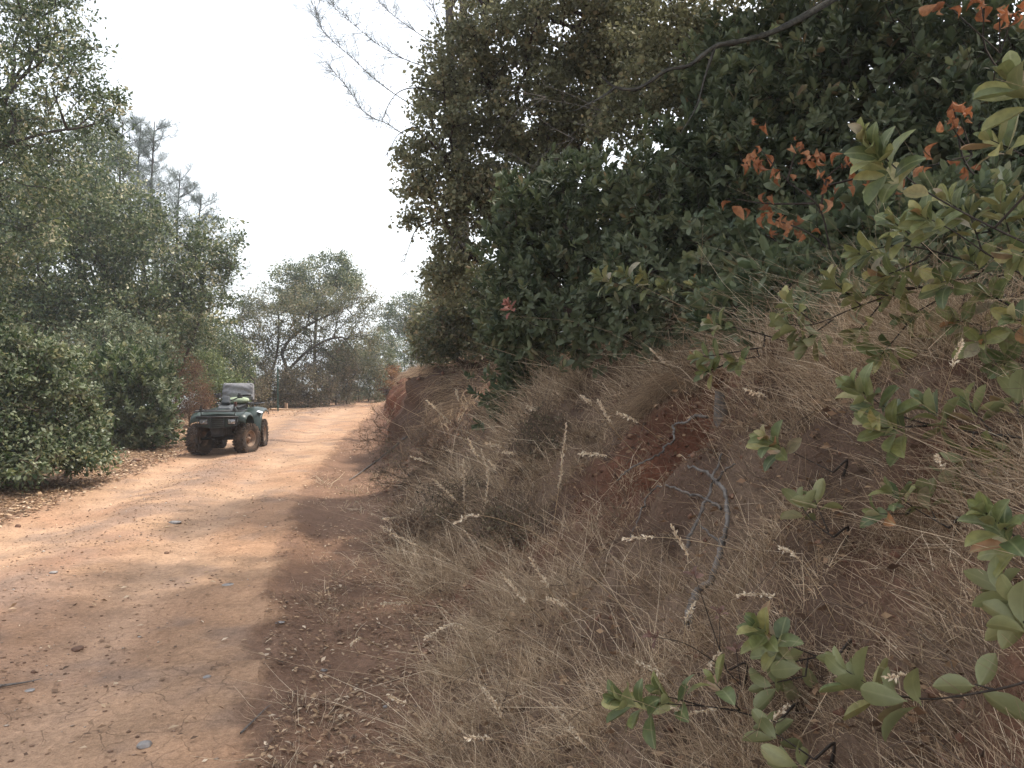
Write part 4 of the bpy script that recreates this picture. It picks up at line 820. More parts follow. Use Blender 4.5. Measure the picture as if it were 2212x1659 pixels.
for k, (fn, pts, head) in enumerate(ST):
    rg = np.random.default_rng(400 + k); vp = [fn(*p) for p in pts]; bp_ = hit(min(max(vp[-1][0], 0), 2300), min(vp[-1][1], 1700)); d0 = min(max(bp_[1] - .08, 1.3), 9.0); n = len(vp)
    wp = [V(a, c_, d0 * (1 - .10 * (1 - i / (n - 1)) ** 1.2)) for i, (a, c_) in enumerate(vp)]
    q = smooth_path(wp[::-1], 8)
    if bp_[2] < q[0][2] or True: q = np.vstack([[bp_[0] + .02, d0 + .06, hz(bp_[0] + .02, d0 + .06) - .01], q])
    dx_, dz_ = abs(q[-1][0] - q[0][0]), q[-1][2] - q[0][2]; kind_ = 'upright' if dz_ > 2.2 * dx_ else ('low sprawling' if dz_ < .45 * dx_ else 'slanting'); arc_ = 'drooping' if q[-1][2] < q[:, 2].max() - .01 else 'straight'
    o = thing('grass_stalk', kind_ + ' dry grass stalk with a pale ' + arc_ + ' seed head on the bank', 'grass', q[0], 'seeding grass stalks on the bank')
    px = d0 / FPX; v, f = tubes_geo([(q, np.linspace(.55 * px, .22 * px, len(q)).clip(.0012, .0030))]); link('stem', np_mesh('stem', v - q[0], f, M['straw']), o)
    i0 = int(len(q) * (1 - head)); h = q[i0:]; cum = np.concatenate([[0], np.cumsum(np.linalg.norm(np.diff(h, axis=0), axis=1))]); m_ = int(min(max(cum[-1] / .0045, 24), 90)); tt = np.linspace(0, cum[-1], m_) + rg.normal(0, .002, m_)
    P = np.stack([np.interp(tt, cum, h[:, i]) for i in range(3)], 1); T = norm(np.stack([np.interp(tt + .01, cum, h[:, i]) - np.interp(tt - .01, cum, h[:, i]) for i in range(3)], 1))
    A = norm(T + rg.normal(0, .32, P.shape)); taper = np.clip(1.15 - .5 * np.abs(tt / cum[-1] - .45), .5, 1)
    v, f, t = leaves_geo(P, A, rand_dirs(rg, m_), .020 * taper * (d0 / 3.2) ** .35, .0085 * taper * (d0 / 3.2) ** .5, rg.random(m_), 'blade')
    sh = link('seed_head', np_mesh('seed_head', v - q[0], f, M['seed'], t), o); sh['kind'] = 'stuff'

# ------------------------------------------------------------------ near toyon saplings, each leaf a piece of its own
LM = {}
def leaf_data(tpl, mat, asp):
    k = (tpl, mat, asp)
    if k not in LM:
        z = np.zeros((1, 3)); v, f, t = leaves_geo(z, np.array([[0., 1, 0]]), np.array([[0., 0, 1]]), np.ones(1), np.ones(1) * asp, np.zeros(1), tpl)
        LM[k] = np_mesh('leaf', v, f, M[mat], smooth=True)
    return LM[k]
def put_leaf(o, base, p, a, nrm, L, tpl, mat, asp=.42):
    a = norm(np.array(a)); b = norm(np.cross(a, nrm)); n_ = np.cross(b, a)
    lf = link('leaf', leaf_data(tpl, mat, asp), o)
    mt = Matrix(((b[0] * L, a[0] * L, n_[0] * L, p[0] - base[0]), (b[1] * L, a[1] * L, n_[1] * L, p[1] - base[1]), (b[2] * L, a[2] * L, n_[2] * L, p[2] - base[2]), (0, 0, 0, 1)))
    lf.matrix_local = mt
def whorl(o, base, tip, d, n, L, rg, mat='fg', tpls=('fine', 'fine2', 'fine3'), span=None, open_=1.15, asp=.48):
    d = norm(d); ref = norm(np.cross(d, [.3, .2, .9])); r2 = np.cross(d, ref); span = span or L * .11 * n
    for i in range(n):
        t = i / max(n - 1, 1); ph = i * 2.39996 + rg.normal(0, .25); el = .30 + open_ * t ** .8 + rg.normal(0, .13)
        rad = math.cos(ph) * ref + math.sin(ph) * r2; a = math.cos(el) * d + math.sin(el) * rad; nn = -math.cos(el) * rad + math.sin(el) * d + rg.normal(0, .22, 3)
        l = 1.2 * L * (.55 + .5 * min(1, t * 2.2)) * (1 + rg.normal(0, .10)); put_leaf(o, base, tip - d * t * span + rad * .003, a, nn, l, tpls[int(rg.integers(len(tpls)))], mat, asp)
def gb(x, y): return np.array([x, y, hz(x, y) - .02])
def front(p, off=.20):
    vx, vy, dd = p
    if -200 < vx < 2400: dd = min(dd, hit(vx, vy)[1] - off)
    return V(vx, vy, dd)
def sapling(label, seed, base, sprigs, L=.080, r0=.006, mat='fg', name='toyon_sapling', cat='sapling', bark='barkdark', group=None):
    """sprigs: (view path with distances from the base side to the tip, leaf count)"""
    rg = np.random.default_rng(seed); ch = []; first = front(sprigs[0][0][0])
    if sprigs[0][0][0][0] < 2215 and first[1] < 4.2: base = gb(first[0] + .10, first[1] + .16)
    o = thing(name, label, cat, base, group); ch.append((smooth_path([base, (base + first) / 2 + [.04, .02, .05], first], 6), np.linspace(r0 * 1.5, r0, 13)))
    nodes = np.vstack([ch[0][0]])
    for path, n in sprigs:
        p = np.array([front(q) for q in path]); p = smooth_path(p, 6); j = int(np.argmin(np.linalg.norm(nodes - p[0], axis=1)))
        if np.linalg.norm(nodes[j] - p[0]) > .01: p = np.vstack([nodes[j], p])
        ch.append((p, np.linspace(r0 * .8, r0 * .30, len(p)))); nodes = np.vstack([nodes, p]); d = p[-1] - p[-3]
        whorl(o, base, p[-1], norm(d) + np.array([0, 0, .25]), n, L, rg, mat)
    v, f = tubes_geo(ch); link('stem', np_mesh('stem', v - base, f, M[bark], smooth=True), o)
    return o
sapling('tall toyon sapling whose tip carries one large open rosette of leaves', 501, gb(2.15, 2.75), [([(2290, 560, 2.5), (2120, 480, 2.4), (1980, 400, 2.3), (1868, 300, 2.15)], 24), ([(2290, 340, 2.3), (2240, 230, 2.0), (2185, 172, 1.95)], 10),
    ([(2290, 380, 2.7), (2200, 330, 2.7), (2135, 300, 2.7)], 10)], L=.088)
sapling('leafy toyon sapling with many broad grey green leaves beside the open rosette', 502, gb(2.3, 3.1), [([(2290, 640, 2.9), (2150, 560, 2.8), (2060, 500, 2.75), (1985, 462, 2.7)], 14), ([(2120, 540, 2.8), (2090, 450, 2.8)], 12), ([(2200, 570, 2.8), (2160, 430, 2.75)], 12),
    ([(2080, 560, 2.9), (1950, 530, 2.9), (1850, 548, 2.9)], 14), ([(2000, 560, 2.9), (1900, 600, 2.9)], 12), ([(2240, 560, 2.8), (2210, 470, 2.7)], 12), ([(2150, 600, 2.9), (2090, 560, 2.85)], 10), ([(2100, 600, 2.9), (2030, 610, 2.8)], 12), ([(2200, 640, 2.9), (2130, 640, 2.8)], 12), ([(2010, 540, 2.9), (1930, 480, 2.8)], 12), ([(2250, 700, 2.7), (2190, 690, 2.6)], 12), ([(2240, 520, 2.6), (2190, 560, 2.6)], 12), ([(2140, 500, 2.8), (2040, 430, 2.8)], 12)], L=.078)
sapling('spreading toyon sapling reaching left across the pale straw', 503, gb(2.0, 3.3), [([(2180, 640, 3.0), (2000, 620, 3.0), (1860, 660, 3.1), (1760, 700, 3.2), (1685, 700, 3.3)], 14), ([(1800, 690, 3.2), (1725, 745, 3.3)], 14), ([(1930, 640, 3.0), (1830, 628, 3.1)], 12),
    ([(2000, 620, 3.0), (1900, 625, 3.0)], 12), ([(2040, 640, 3.0), (1950, 690, 3.0)], 12), ([(1900, 660, 3.1), (1845, 725, 3.1)], 10), ([(2080, 660, 3.0), (2010, 740, 3.0)], 8), ([(2120, 680, 3.0), (2120, 740, 2.9)], 10), ([(1860, 660, 3.1), (1790, 600, 3.1)], 11), ([(1760, 700, 3.2), (1700, 650, 3.2)], 11), ([(2000, 640, 3.0), (1960, 580, 3.0)], 12), ([(2100, 700, 2.9), (2060, 690, 2.85)], 12), ([(2190, 720, 2.8), (2170, 790, 2.7)], 12), ([(1960, 700, 3.0), (1900, 770, 2.95)], 10)], L=.076)
sapling('small toyon sapling above the red soil hollow', 504, gb(1.75, 4.3), [([(1720, 745, 4.0), (1620, 715, 3.9), (1535, 698, 3.85)], 10), ([(1650, 750, 3.9), (1560, 765, 3.8), (1505, 772, 3.8)], 13), ([(1640, 770, 3.9), (1585, 778, 3.8)], 9), ([(1560, 790, 3.85), (1520, 805, 3.8)], 8)], L=.072)
sapling('bright toyon sapling with an upright leaf cluster over dark litter', 505, gb(1.7, 2.75), [([(2250, 950, 2.5), (2080, 930, 2.5), (1950, 900, 2.5), (1845, 835, 2.45)], 18), ([(2000, 920, 2.5), (1900, 925, 2.45)], 12), ([(2060, 920, 2.5), (2000, 875, 2.5)], 10), ([(2140, 930, 2.5), (2090, 870, 2.45)], 9), ([(2180, 940, 2.5), (2160, 1000, 2.4)], 9), ([(2200, 900, 2.5), (2190, 840, 2.4)], 11), ([(2100, 960, 2.5), (2060, 1010, 2.45)], 8)], L=.084)
sapling('single toyon shoot with a flat leaf rosette left of the bright cluster', 506, gb(1.35, 3.05), [([(1800, 1020, 3.0), (1720, 980, 2.95), (1655, 948, 2.9)], 14)], L=.086, r0=.004)
sapling('short toyon shoot growing from the matted grass', 507, gb(1.25, 2.75), [([(1800, 1160, 2.7), (1760, 1130, 2.7), (1725, 1085, 2.65)], 10), ([(1790, 1150, 2.7), (1760, 1080, 2.7)], 6)], L=.066, r0=.004)
sapling('low toyon shoot with upright leaves beside the dark hollow under grass', 508, gb(1.5, 2.6), [([(2050, 1140, 2.4), (1980, 1100, 2.4), (1925, 1062, 2.4)], 9), ([(2020, 1120, 2.4), (2000, 1075, 2.4)], 8), ([(1960, 1110, 2.4), (1895, 1110, 2.4)], 6)], L=.066, r0=.004)
sapling('toyon sapling with a big pale green rosette low on the bank', 509, gb(1.45, 1.75), [([(2320, 1240, 1.75), (2220, 1180, 1.7), (2125, 1105, 1.62)], 22), ([(2320, 1320, 1.75), (2220, 1290, 1.7), (2145, 1262, 1.65)], 15), ([(2300, 1360, 1.7), (2230, 1350, 1.68), (2185, 1330, 1.65)], 10)], L=.064)
sapling('long creeping toyon shoot at the foot of the bank', 510, gb(1.32, 2.0), [([(2290, 1450, 2.0), (2150, 1490, 2.0), (2000, 1510, 2.0), (1900, 1490, 2.0), (1815, 1440, 1.98)], 14), ([(2150, 1490, 2.0), (2105, 1478, 2.0)], 4), ([(1980, 1508, 2.0), (1925, 1500, 1.98)], 8)], L=.082, r0=.004)
sapling('bushy toyon shoot rising from straw below the crooked branch', 511, gb(.85, 2.45), [([(1800, 1430, 2.35), (1710, 1395, 2.3), (1632, 1352, 2.25)], 17), ([(1760, 1420, 2.35), (1690, 1435, 2.3)], 10), ([(1740, 1460, 2.35), (1650, 1480, 2.3)], 9)], L=.074, r0=.004)
sapling('flat toyon shoot lying over the straw with dark leaves', 512, gb(.75, 2.3), [([(1680, 1560, 2.3), (1560, 1530, 2.28), (1440, 1520, 2.25), (1335, 1512, 2.2)], 15), ([(1520, 1525, 2.28), (1425, 1500, 2.25)], 11), ([(1600, 1535, 2.3), (1540, 1470, 2.28)], 6)], L=.072, r0=.004)
sapling('small drab toyon shoot at the bottom of the straw', 513, gb(.8, 2.2), [([(1760, 1640, 2.2), (1700, 1600, 2.18), (1660, 1575, 2.15)], 9), ([(1740, 1650, 2.2), (1700, 1650, 2.18)], 8)], L=.066, r0=.004)
sapling('toyon with yellowish leaf rosettes in front of the dark thicket', 514, gb(1.75, 5.6), [([(1560, 690, 5.4), (1440, 650, 5.3), (1350, 620, 5.2), (1290, 590, 5.2)], 15), ([(1400, 640, 5.3), (1345, 585, 5.2)], 15), ([(1450, 650, 5.3), (1390, 595, 5.2)], 13), ([(1500, 660, 5.3), (1430, 620, 5.2)], 12), ([(1520, 670, 5.3), (1500, 610, 5.2)], 12)], L=.088)
sapling('small sprig of red dead leaves on the dark toyon', 515, gb(.95, 7.2), [([(1150, 700, 6.9), (1120, 680, 6.8), (1095, 655, 6.7)], 12)], L=.075, mat='pink', name='dead_sprig', cat='sprig', r0=.004)
sapling('wiry seedling with small pinkish round leaves on the straw', 516, gb(.55, 2.6), [([(1570, 1450, 2.4), (1530, 1330, 2.38), (1500, 1240, 2.35)], 6), ([(1560, 1440, 2.4), (1480, 1390, 2.38), (1405, 1375, 2.35)], 9), ([(1555, 1400, 2.4), (1555, 1320, 2.38)], 7), ([(1600, 1480, 2.4), (1590, 1400, 2.38)], 6)], L=.024, mat='dullpink', name='seedling', cat='seedling', r0=.003)
# orange dead branch
rg = np.random.default_rng(520); base = gb(2.55, 4.6); o = thing('dead_leaf_branch', 'dead branch with curled orange leaves before the dark thicket', 'branch', base)
mains = [[(1850, 640, 4.5), (1800, 560, 4.4), (1770, 450, 4.3), (1700, 390, 4.3), (1640, 320, 4.3)], [(1790, 540, 4.4), (1740, 500, 4.3), (1660, 470, 4.3)], [(1770, 460, 4.3), (1790, 380, 4.3), (1850, 340, 4.3)], [(1760, 440, 4.3), (1660, 440, 4.3), (1590, 430, 4.3)], [(1700, 390, 4.3), (1720, 320, 4.3)], [(1790, 400, 4.3), (1870, 380, 4.3), (1920, 370, 4.3)]]
ch = [(smooth_path([base, V(*mains[0][0])], 5), np.linspace(.014, .011, 5))] + [(smooth_path([V(*q) for q in p], 6), np.linspace(.008, .003, 6 * (len(p) - 1) + 1)) for p in mains]
v, f = tubes_geo(ch); link('stem', np_mesh('stem', v - base, f, M['barkdark'], smooth=True), o)
for (vx, vy, n) in [(1632, 262, 3), (1640, 320, 5), (1622, 345, 4), (1650, 360, 4), (1720, 312, 5), (1742, 340, 6), (1700, 372, 5), (1765, 330, 4), (1780, 392, 5), (1832, 330, 5), (1850, 372, 6), (1895, 362, 5), (1915, 388, 5), (1662, 462, 6), (1690, 486, 7), (1712, 470, 5), (1722, 508, 6), (1655, 420, 3), (1590, 440, 3), (1760, 420, 3), (1805, 420, 3), (1880, 345, 3)]:
    for _ in range(n):
        p = V(vx + rg.normal(0, 12), vy + rg.normal(0, 10), 4.28 + rg.normal(0, .06)); put_leaf(o, base, p, [rg.normal(0, .6), rg.normal(0, .6), -1 + rg.normal(0, .5)], rand_dirs(rg, 1)[0], .062 * (1 + rg.normal(0, .2)), 'crisp', 'orange', .55)
for lb, cl, base in (('orange dead leaf spray high on the right hand toyon', [(2060, 235, 7), (2075, 255, 5), (2045, 260, 4), (2085, 355, 3), (2000, 360, 4)], gb(3.6, 4.6)), ('orange dead leaf spray hanging at the top of the right hand toyon', [(2120, 15, 6), (2190, 25, 7), (2040, 5, 4), (2160, 30, 4)], gb(3.9, 4.2))):
    o = thing('dead_leaf_branch', lb, 'branch', base); d = 4.3
    ch = [(smooth_path([base, V(cl[0][0] + 60, cl[0][1] + 160, d + .2), V(cl[0][0], cl[0][1], d)], 6), np.linspace(.012, .004, 13))] + [(smooth_path([V(cl[0][0] + 40, cl[0][1] + 100, d + .1), V(a, c_, d)], 5), np.linspace(.006, .003, 5)) for a, c_, _ in cl[1:]]
    v, f = tubes_geo(ch); link('stem', np_mesh('stem', v - base, f, M['barkdark'], smooth=True), o)
    for vx, vy, n in cl:
        for _ in range(n): put_leaf(o, base, V(vx + rg.normal(0, 12), vy + rg.normal(0, 9), d + rg.normal(0, .05)), [rg.normal(0, .8), rg.normal(0, .6), -.8 + rg.normal(0, .6)], rand_dirs(rg, 1)[0], .066 * (1 + rg.normal(0, .2)), 'crisp', 'orange', .6)
# low dry shrubs on the lower bank
for k, (vx, vy, rx_, rz_, mt, lb) in enumerate([(845, 930, 75, 60, 'drybush', 'wiry dry shrub leaning over the road at the foot of the red bank'), (885, 1010, 85, 60, 'greybush', 'low brown dry shrub on the lower bank'), (965, 960, 75, 60, 'drybush', 'brown dry shrub below the red cut face'),
                                          (1010, 1080, 90, 50, 'greybush', 'grey brown matted shrub left of the grass mound'), (1110, 1130, 70, 40, 'greybush', 'greyish dry shrub amid the seeding grass'), (1180, 940, 60, 50, 'greybush', 'dry shrub under the hanging toyon'), (900, 1150, 60, 30, 'drybush', 'small brown dry shrub beside the leafy shoulder')]):
    c0 = hit(vx, vy + rz_ * .5); b = np.array([c0[0], c0[1], hz(c0[0], c0[1]) - .02]); d = c0[1]
    plant('dry_shrub', lb, 'shrub', 600 + k, [up_trunk(b, b + [0, 0, .12]), up_trunk(b + [.08, .05, 0], b + [.12, .05, .12])], [lobe(vx, vy, d, rx_, rz_, .4), lobe(vx + rx_ * .4, vy + rz_ * .4, d, rx_ * .7, rz_ * .6, .35), lobe(vx - rx_ * .4, vy + rz_ * .4, d, rx_ * .7, rz_ * .6, .35)],
          170, (9, .022, .10, .5, 'diamond', .2), mt, 'drytwig', rt=.0021, seg=.1, wander=.2, extra=(260, .34), floor=.0, group='dry shrubs on the lower bank')
# stake, rail and steel post at the bend
b = gp(618, 30.2, 0); bm = bmesh.new(); bmesh.ops.create_cube(bm, size=1)
for q_ in bm.verts: q_.co = Vector((q_.co.x * .10, q_.co.y * .09, (q_.co.z + .5) * .30))
bmesh.ops.bevel(bm, geom=bm.edges[:], offset=.012, segments=2); m = bpy.data.meshes.new('wooden_stake'); bm.to_mesh(m); bm.free()
M['wood'] = noise_mat('tan_wood', (.26, .16, .10), (.46, .33, .22), 10, .85, .4); m.materials.append(M['wood']); tag(link('wooden_stake', m, None, b - [0, 0, .03]), 'short square wooden stake at the far road edge', 'stake')
q = [gp(vx, d_, .05) for vx, d_ in ((585, 29.6), (615, 29.9), (640, 30.1), (668, 30.4))]; twig_thing('log', 'thin pale log lying along the road edge by the wooden stake', 'log', [q], .045, 'wood')
b = gp(600, 29.4, -.1); bm = bmesh.new()
for sx, sy, wx, wy in ((0, 0, .05, .012), (0, .02, .012, .045)):
    r_ = bmesh.ops.create_cube(bm, size=1)
    for q_ in r_['verts']: q_.co = Vector((q_.co.x * wx + sx, q_.co.y * wy + sy, (q_.co.z + .5) * 1.75))
m = bpy.data.meshes.new('steel_post'); bm.to_mesh(m); bm.free(); M['greensteel'] = noise_mat('green_steel', (.03, .075, .06), (.06, .12, .095), 30, .5, .1); m.materials.append(M['greensteel']); tag(link('steel_post', m, None, b), 'thin green steel fence post before the many stemmed oak', 'post')

# ------------------------------------------------------------------ the quad bike
M['qgreen'] = noise_mat('dusty_green_plastic', (.008, .021, .016), (.026, .040, .031), 5, .40, .05, spec=.5)
M['qblack'] = noise_mat('black_steel', (.010, .010, .011), (.028, .026, .025), 12, .5, .1, spec=.4)
M['qdark'] = noise_mat('dark_engine_metal', (.010, .009, .009), (.040, .033, .028), 9, .7, .2)
M['tyre'] = noise_mat('dusty_rubber', (.022, .019, .017), (.115, .080, .058), 7, .95, .3)
M['rim'] = noise_mat('muddy_steel_rim', (.13, .085, .058), (.30, .21, .15), 9, .8, .2)
M['canvas'] = noise_mat('grey_canvas', (.17, .168, .172), (.26, .255, .26), 40, .9, .15)
M['sage'] = noise_mat('mottled_sage_cushion', (.16, .21, .13), (.42, .48, .34), 11, .85, .3)
M['greypl'] = noise_mat('grey_plastic', (.055, .06, .065), (.095, .10, .105), 20, .5, .05)
M['mudbrown'] = noise_mat('rusty_inner_fender', (.055, .022, .016), (.10, .045, .032), 9, .9, .2)
M['white'] = noise_mat('white_sticker', (.70, .72, .74), (.80, .82, .84), 5, .5, 0)
m_, n_, l_, b_ = mat_new('headlight_glass'); b_.inputs['Base Color'].default_value = (.42, .43, .45, 1); b_.inputs['Metallic'].default_value = .75; b_.inputs['Roughness'].default_value = .16; M['lamp'] = m_
Q = thing('quad_bike', 'dark green muddy quad bike carrying a grey canvas bundle, parked on the road', 'quad bike', ground_pt(*V(483, 983, 14.6)[:2]))
Q.rotation_euler = (0, 0, R(6.5))
qz = Q.location
class MB:
    def __init__(s): s.v, s.f = [], []
    def add(s, v, f):
        o = len(s.v); s.v += [tuple(p) for p in v]; s.f += [tuple(i + o for i in q) for q in f]; return s
    def box(s, c, d, rot=None, taper=1.0):
        x, y, z = d[0] / 2, d[1] / 2, d[2] / 2; v = [Vector((a * x * (taper if e > 0 else 1), b * y * (taper if e > 0 else 1), e * z)) for e in (-1, 1) for a, b in ((-1, -1), (1, -1), (1, 1), (-1, 1))]
        if rot: v = [rot @ p for p in v]
        return s.add([p + Vector(c) for p in v], [(3, 2, 1, 0), (4, 5, 6, 7), (0, 1, 5, 4), (1, 2, 6, 5), (2, 3, 7, 6), (3, 0, 4, 7)])
    def tube(s, pts, r, k=8, sm=True):
        p = smooth_path(pts, 5) if (sm and len(pts) > 2) else np.asarray(pts, float); v, f = tubes_geo([(p, np.full(len(p), r) + np.where(np.arange(len(p)) < 0, 1, 0))])
        s.add(v, f); n = len(v) // len(p); i0 = len(s.v) - len(v); s.f.append(tuple(range(i0 + n - 1, i0 - 1, -1))); s.f.append(tuple(range(len(s.v) - n, len(s.v)))); return s
    def loft(s, secs, closed=False, cap=True):
        n = len(secs[0]); o = len(s.v)
        for q in secs: s.v += [tuple(p) for p in q]
        for a in range(len(secs) - 1):
            for i in range(n if closed else n - 1): j = (i + 1) % n; s.f.append((o + a * n + i, o + a * n + j, o + (a + 1) * n + j, o + (a + 1) * n + i))
        if cap and closed: s.f.append(tuple(o + i for i in range(n - 1, -1, -1))); s.f.append(tuple(o + (len(secs) - 1) * n + i for i in range(n)))
        return s
    def build(s, name, mat, parent=Q, bevel=0, solid=0, sub=0, smooth=True, loc=None):
        m = bpy.data.meshes.new(name); m.from_pydata(s.v, [], s.f); bm = bmesh.new(); bm.from_mesh(m); bmesh.ops.recalc_face_normals(bm, faces=bm.faces[:]); bm.to_mesh(m); bm.free()
        m.materials.append(M[mat]); o = link(name, m, parent, loc)
        if smooth:
            for p in m.polygons: p.use_smooth = True
        if solid: q = o.modifiers.new('s', 'SOLIDIFY'); q.thickness = solid; q.offset = 0
        if bevel: q = o.modifiers.new('b', 'BEVEL'); q.width = bevel; q.segments = 2; q.limit_method = 'ANGLE'
        if sub: q = o.modifiers.new('u', 'SUBSURF'); q.levels = sub; q.render_levels = sub
        if bevel or solid: q = o.modifiers.new('w', 'WEIGHTED_NORMAL')
        return o
def arch(name, prof, x0, x1, lip, side, mat='qgreen', crown=.03):
    """mudguard shell swept over a wheel: prof in (y, z)"""
    prof = smooth_path(np.array([(a, b, 0) for a, b in prof]), 4)[:, :2]; xs = np.linspace(x0, x1, 6); secs = []
    for y, z in prof:
        row = [(side * x, y, z + crown * math.sin(math.pi * min(1, (x - x0) / (x1 - x0)))) for x in xs]
        row.append((side * (x1 + .012), y, z - lip)); secs.append(row)
    return MB().loft(secs).build(name, mat, solid=.012)
# frame and engine
MB().box((0, .55, .40), (.36, 1.0, .22), taper=.8).box((0, .1, .47), (.40, .5, .2)).box((0, 1.1, .45), (.34, .6, .2)).tube([(-.16, -.2, .3), (-.17, .5, .25), (-.16, 1.2, .32)], .02).tube([(.16, -.2, .3), (.17, .5, .25), (.16, 1.2, .32)], .02).build('engine', 'qdark', bevel=.02)
MB().tube([(-.40, 0, .285), (.40, 0, .285)], .022, sm=False).tube([(-.12, .02, .42), (-.34, .0, .30)], .016, sm=False).tube([(.12, .02, .42), (.34, .0, .30)], .016, sm=False).tube([(-.12, .1, .66), (-.30, .02, .33)], .026, sm=False).tube([(.12, .1, .66), (.30, .02, .33)], .026, sm=False).build('front_axle', 'qdark')
MB().tube([(-.40, 1.2, .285), (.40, 1.2, .285)], .03, sm=False).build('rear_axle', 'qdark')
# hood, grille, headlamps
hood = [[(-.33, -.36, .59), (-.34, -.37, .70), (-.30, -.38, .755), (0, -.40, .775), (.30, -.38, .755), (.34, -.37, .70), (.33, -.36, .59)],
        [(-.35, -.25, .57), (-.36, -.22, .73), (-.30, -.22, .79), (0, -.24, .805), (.30, -.22, .79), (.36, -.22, .73), (.35, -.25, .57)],
        [(-.25, .05, .57), (-.25, .05, .74), (-.18, .05, .82), (0, .05, .84), (.18, .05, .82), (.25, .05, .74), (.25, .05, .57)],
        [(-.20, .30, .55), (-.20, .30, .74), (-.14, .32, .86), (0, .32, .88), (.14, .32, .86), (.20, .30, .74), (.20, .30, .55)],
        [(-.17, .60, .52), (-.17, .60, .70), (-.13, .60, .80), (0, .60, .82), (.13, .60, .80), (.17, .60, .70), (.17, .60, .52)]]
MB().loft(hood, closed=True).build('hood', 'qgreen', bevel=.015)
MB().loft([[(-.30, -.385, .545), (-.32, -.385, .70), (.32, -.385, .70), (.30, -.385, .545), (.10, -.395, .515), (-.10, -.395, .515)], [(-.31, -.30, .545), (-.33, -.30, .70), (.33, -.30, .70), (.31, -.30, .545), (.10, -.30, .515), (-.10, -.30, .515)]], closed=True).build('nose', 'qgreen', bevel=.012)
g = MB().box((0, -.402, .615), (.205, .02, .165)).build('grille', 'qblack', bevel=.006)
for z in (.665, .628, .591, .555): MB().box((0, -.416, z), (.19, .012, .010)).build('slat', 'qgreen', g)
for sx in (-1, 1):
    fr_ = MB().box((sx * .245, -.392, .628), (.155, .03, .115)).build('headlight_frame', 'qblack', bevel=.008)
    MB().box((sx * .245, -.408, .628), (.128, .016, .082)).build('headlight', 'lamp', fr_, bevel=.012)
    MB().tube([(sx * .245, -.417, .622), (sx * .245, -.424, .622)], .024, sm=False).build('bulb', 'lamp', fr_)
    MB().box((sx * .245, -.400, .700), (.15, .02, .020)).build('indicator', 'greypl', bevel=.004)
# tank cover and dashboard
MB().loft([[(-.13, .02, .80), (-.11, .02, .86), (.11, .02, .86), (.13, .02, .80)], [(-.15, .28, .80), (-.13, .28, .905), (.13, .28, .905), (.15, .28, .80)], [(-.12, .55, .80), (-.10, .55, .87), (.10, .55, .87), (.12, .55, .80)]], closed=True).build('tank_cover', 'greypl', bevel=.02)
rb = Matrix.Rotation(R(-20), 3, 'X')
MB().box((-.005, .26, .99), (.15, .13, .15), rb, taper=.8).build('instrument_pod', 'greypl', bevel=.02)
# steering: bar turned like the front wheels
STEER = R(-23); rs = Matrix.Rotation(STEER, 3, 'Z'); c_ = Vector((0, .42, 0))
def sw(x, y, z): p = rs @ Vector((x, y, 0)); return (p.x + c_.x, p.y + c_.y, z)
hb = MB().tube([sw(0, 0, .80), sw(0, .02, .95)], .022, sm=False).tube([sw(-.40, .12, 1.075), sw(-.26, .06, 1.075), sw(-.10, -.02, .99), sw(.10, -.02, .99), sw(.26, .06, 1.075), sw(.40, .12, 1.085)], .013).build('handlebar', 'qblack')
for sx in (-1, 1):
    MB().tube([sw(sx * .27, .065, 1.075), sw(sx * .41, .125, 1.085)], .019, sm=False).build('grip', 'qblack', hb)
    MB().box(sw(sx * .235, .02, 1.06), (.075, .07, .07), rs).box(sw(sx * .225, .02, 1.10), (.05, .05, .04), rs).build('switch_box', 'qblack', hb, bevel=.01)
    MB().tube([sw(sx * .23, -.01, 1.06), sw(sx * .30, -.03, 1.055), sw(sx * .38, .04, 1.045)], .006).build('brake_lever', 'qblack', hb)
for sx in (-.06, .06): MB().tube([sw(sx, -.03, .99), sw(sx * 1.5, -.14, .92), (sx, .2, .80)], .006).build('cable', 'qblack', hb)
# front mudguards, footwells, rear mudguards
FP = [(-.385, .60), (-.36, .70), (-.24, .755), (-.05, .765), (.14, .735), (.28, .655), (.37, .52), (.42, .38)]
RP = [(.70, .38), (.76, .52), (.84, .66), (.98, .75), (1.2, .785), (1.42, .765), (1.55, .70)]
for sx in (-1, 1):
    arch('front_mudguard', FP, .20, .475, .045, sx); arch('rear_mudguard', RP, .16, .515, .05, sx)
    MB().loft([[(sx * .20, -.20, .45), (sx * .20, -.20, .72)], [(sx * .205, .1, .40), (sx * .205, .1, .73)], [(sx * .21, .34, .36), (sx * .21, .34, .64)]]).build('inner_fender', 'mudbrown', solid=.01)
    MB().box((sx * .34, .56, .30), (.26, .40, .03)).tube([(sx * .24, .42, .33), (sx * .46, .42, .33)], .014, sm=False).build('footrest', 'qblack', bevel=.008)
    MB().loft([[(sx * .17, .40, .40), (sx * .17, .40, .76)], [(sx * .19, .62, .40), (sx * .18, .62, .80)], [(sx * .20, .85, .42), (sx * .20, .85, .82)]]).build('side_panel', 'qgreen', solid=.012)
MB().box((.488, .86, .735), (.10, .10, .004), Matrix.Rotation(R(20), 3, 'Y') @ Matrix.Rotation(R(12), 3, 'X')).build('sticker', 'white', smooth=False)
MB().loft([[(-.17, .98, .75), (-.17, .98, .82), (.17, .98, .82), (.17, .98, .75)], [(-.17, 1.5, .72), (-.17, 1.5, .80), (.17, 1.5, .80), (.17, 1.5, .72)]], closed=True).build('tail', 'qgreen', bevel=.01)
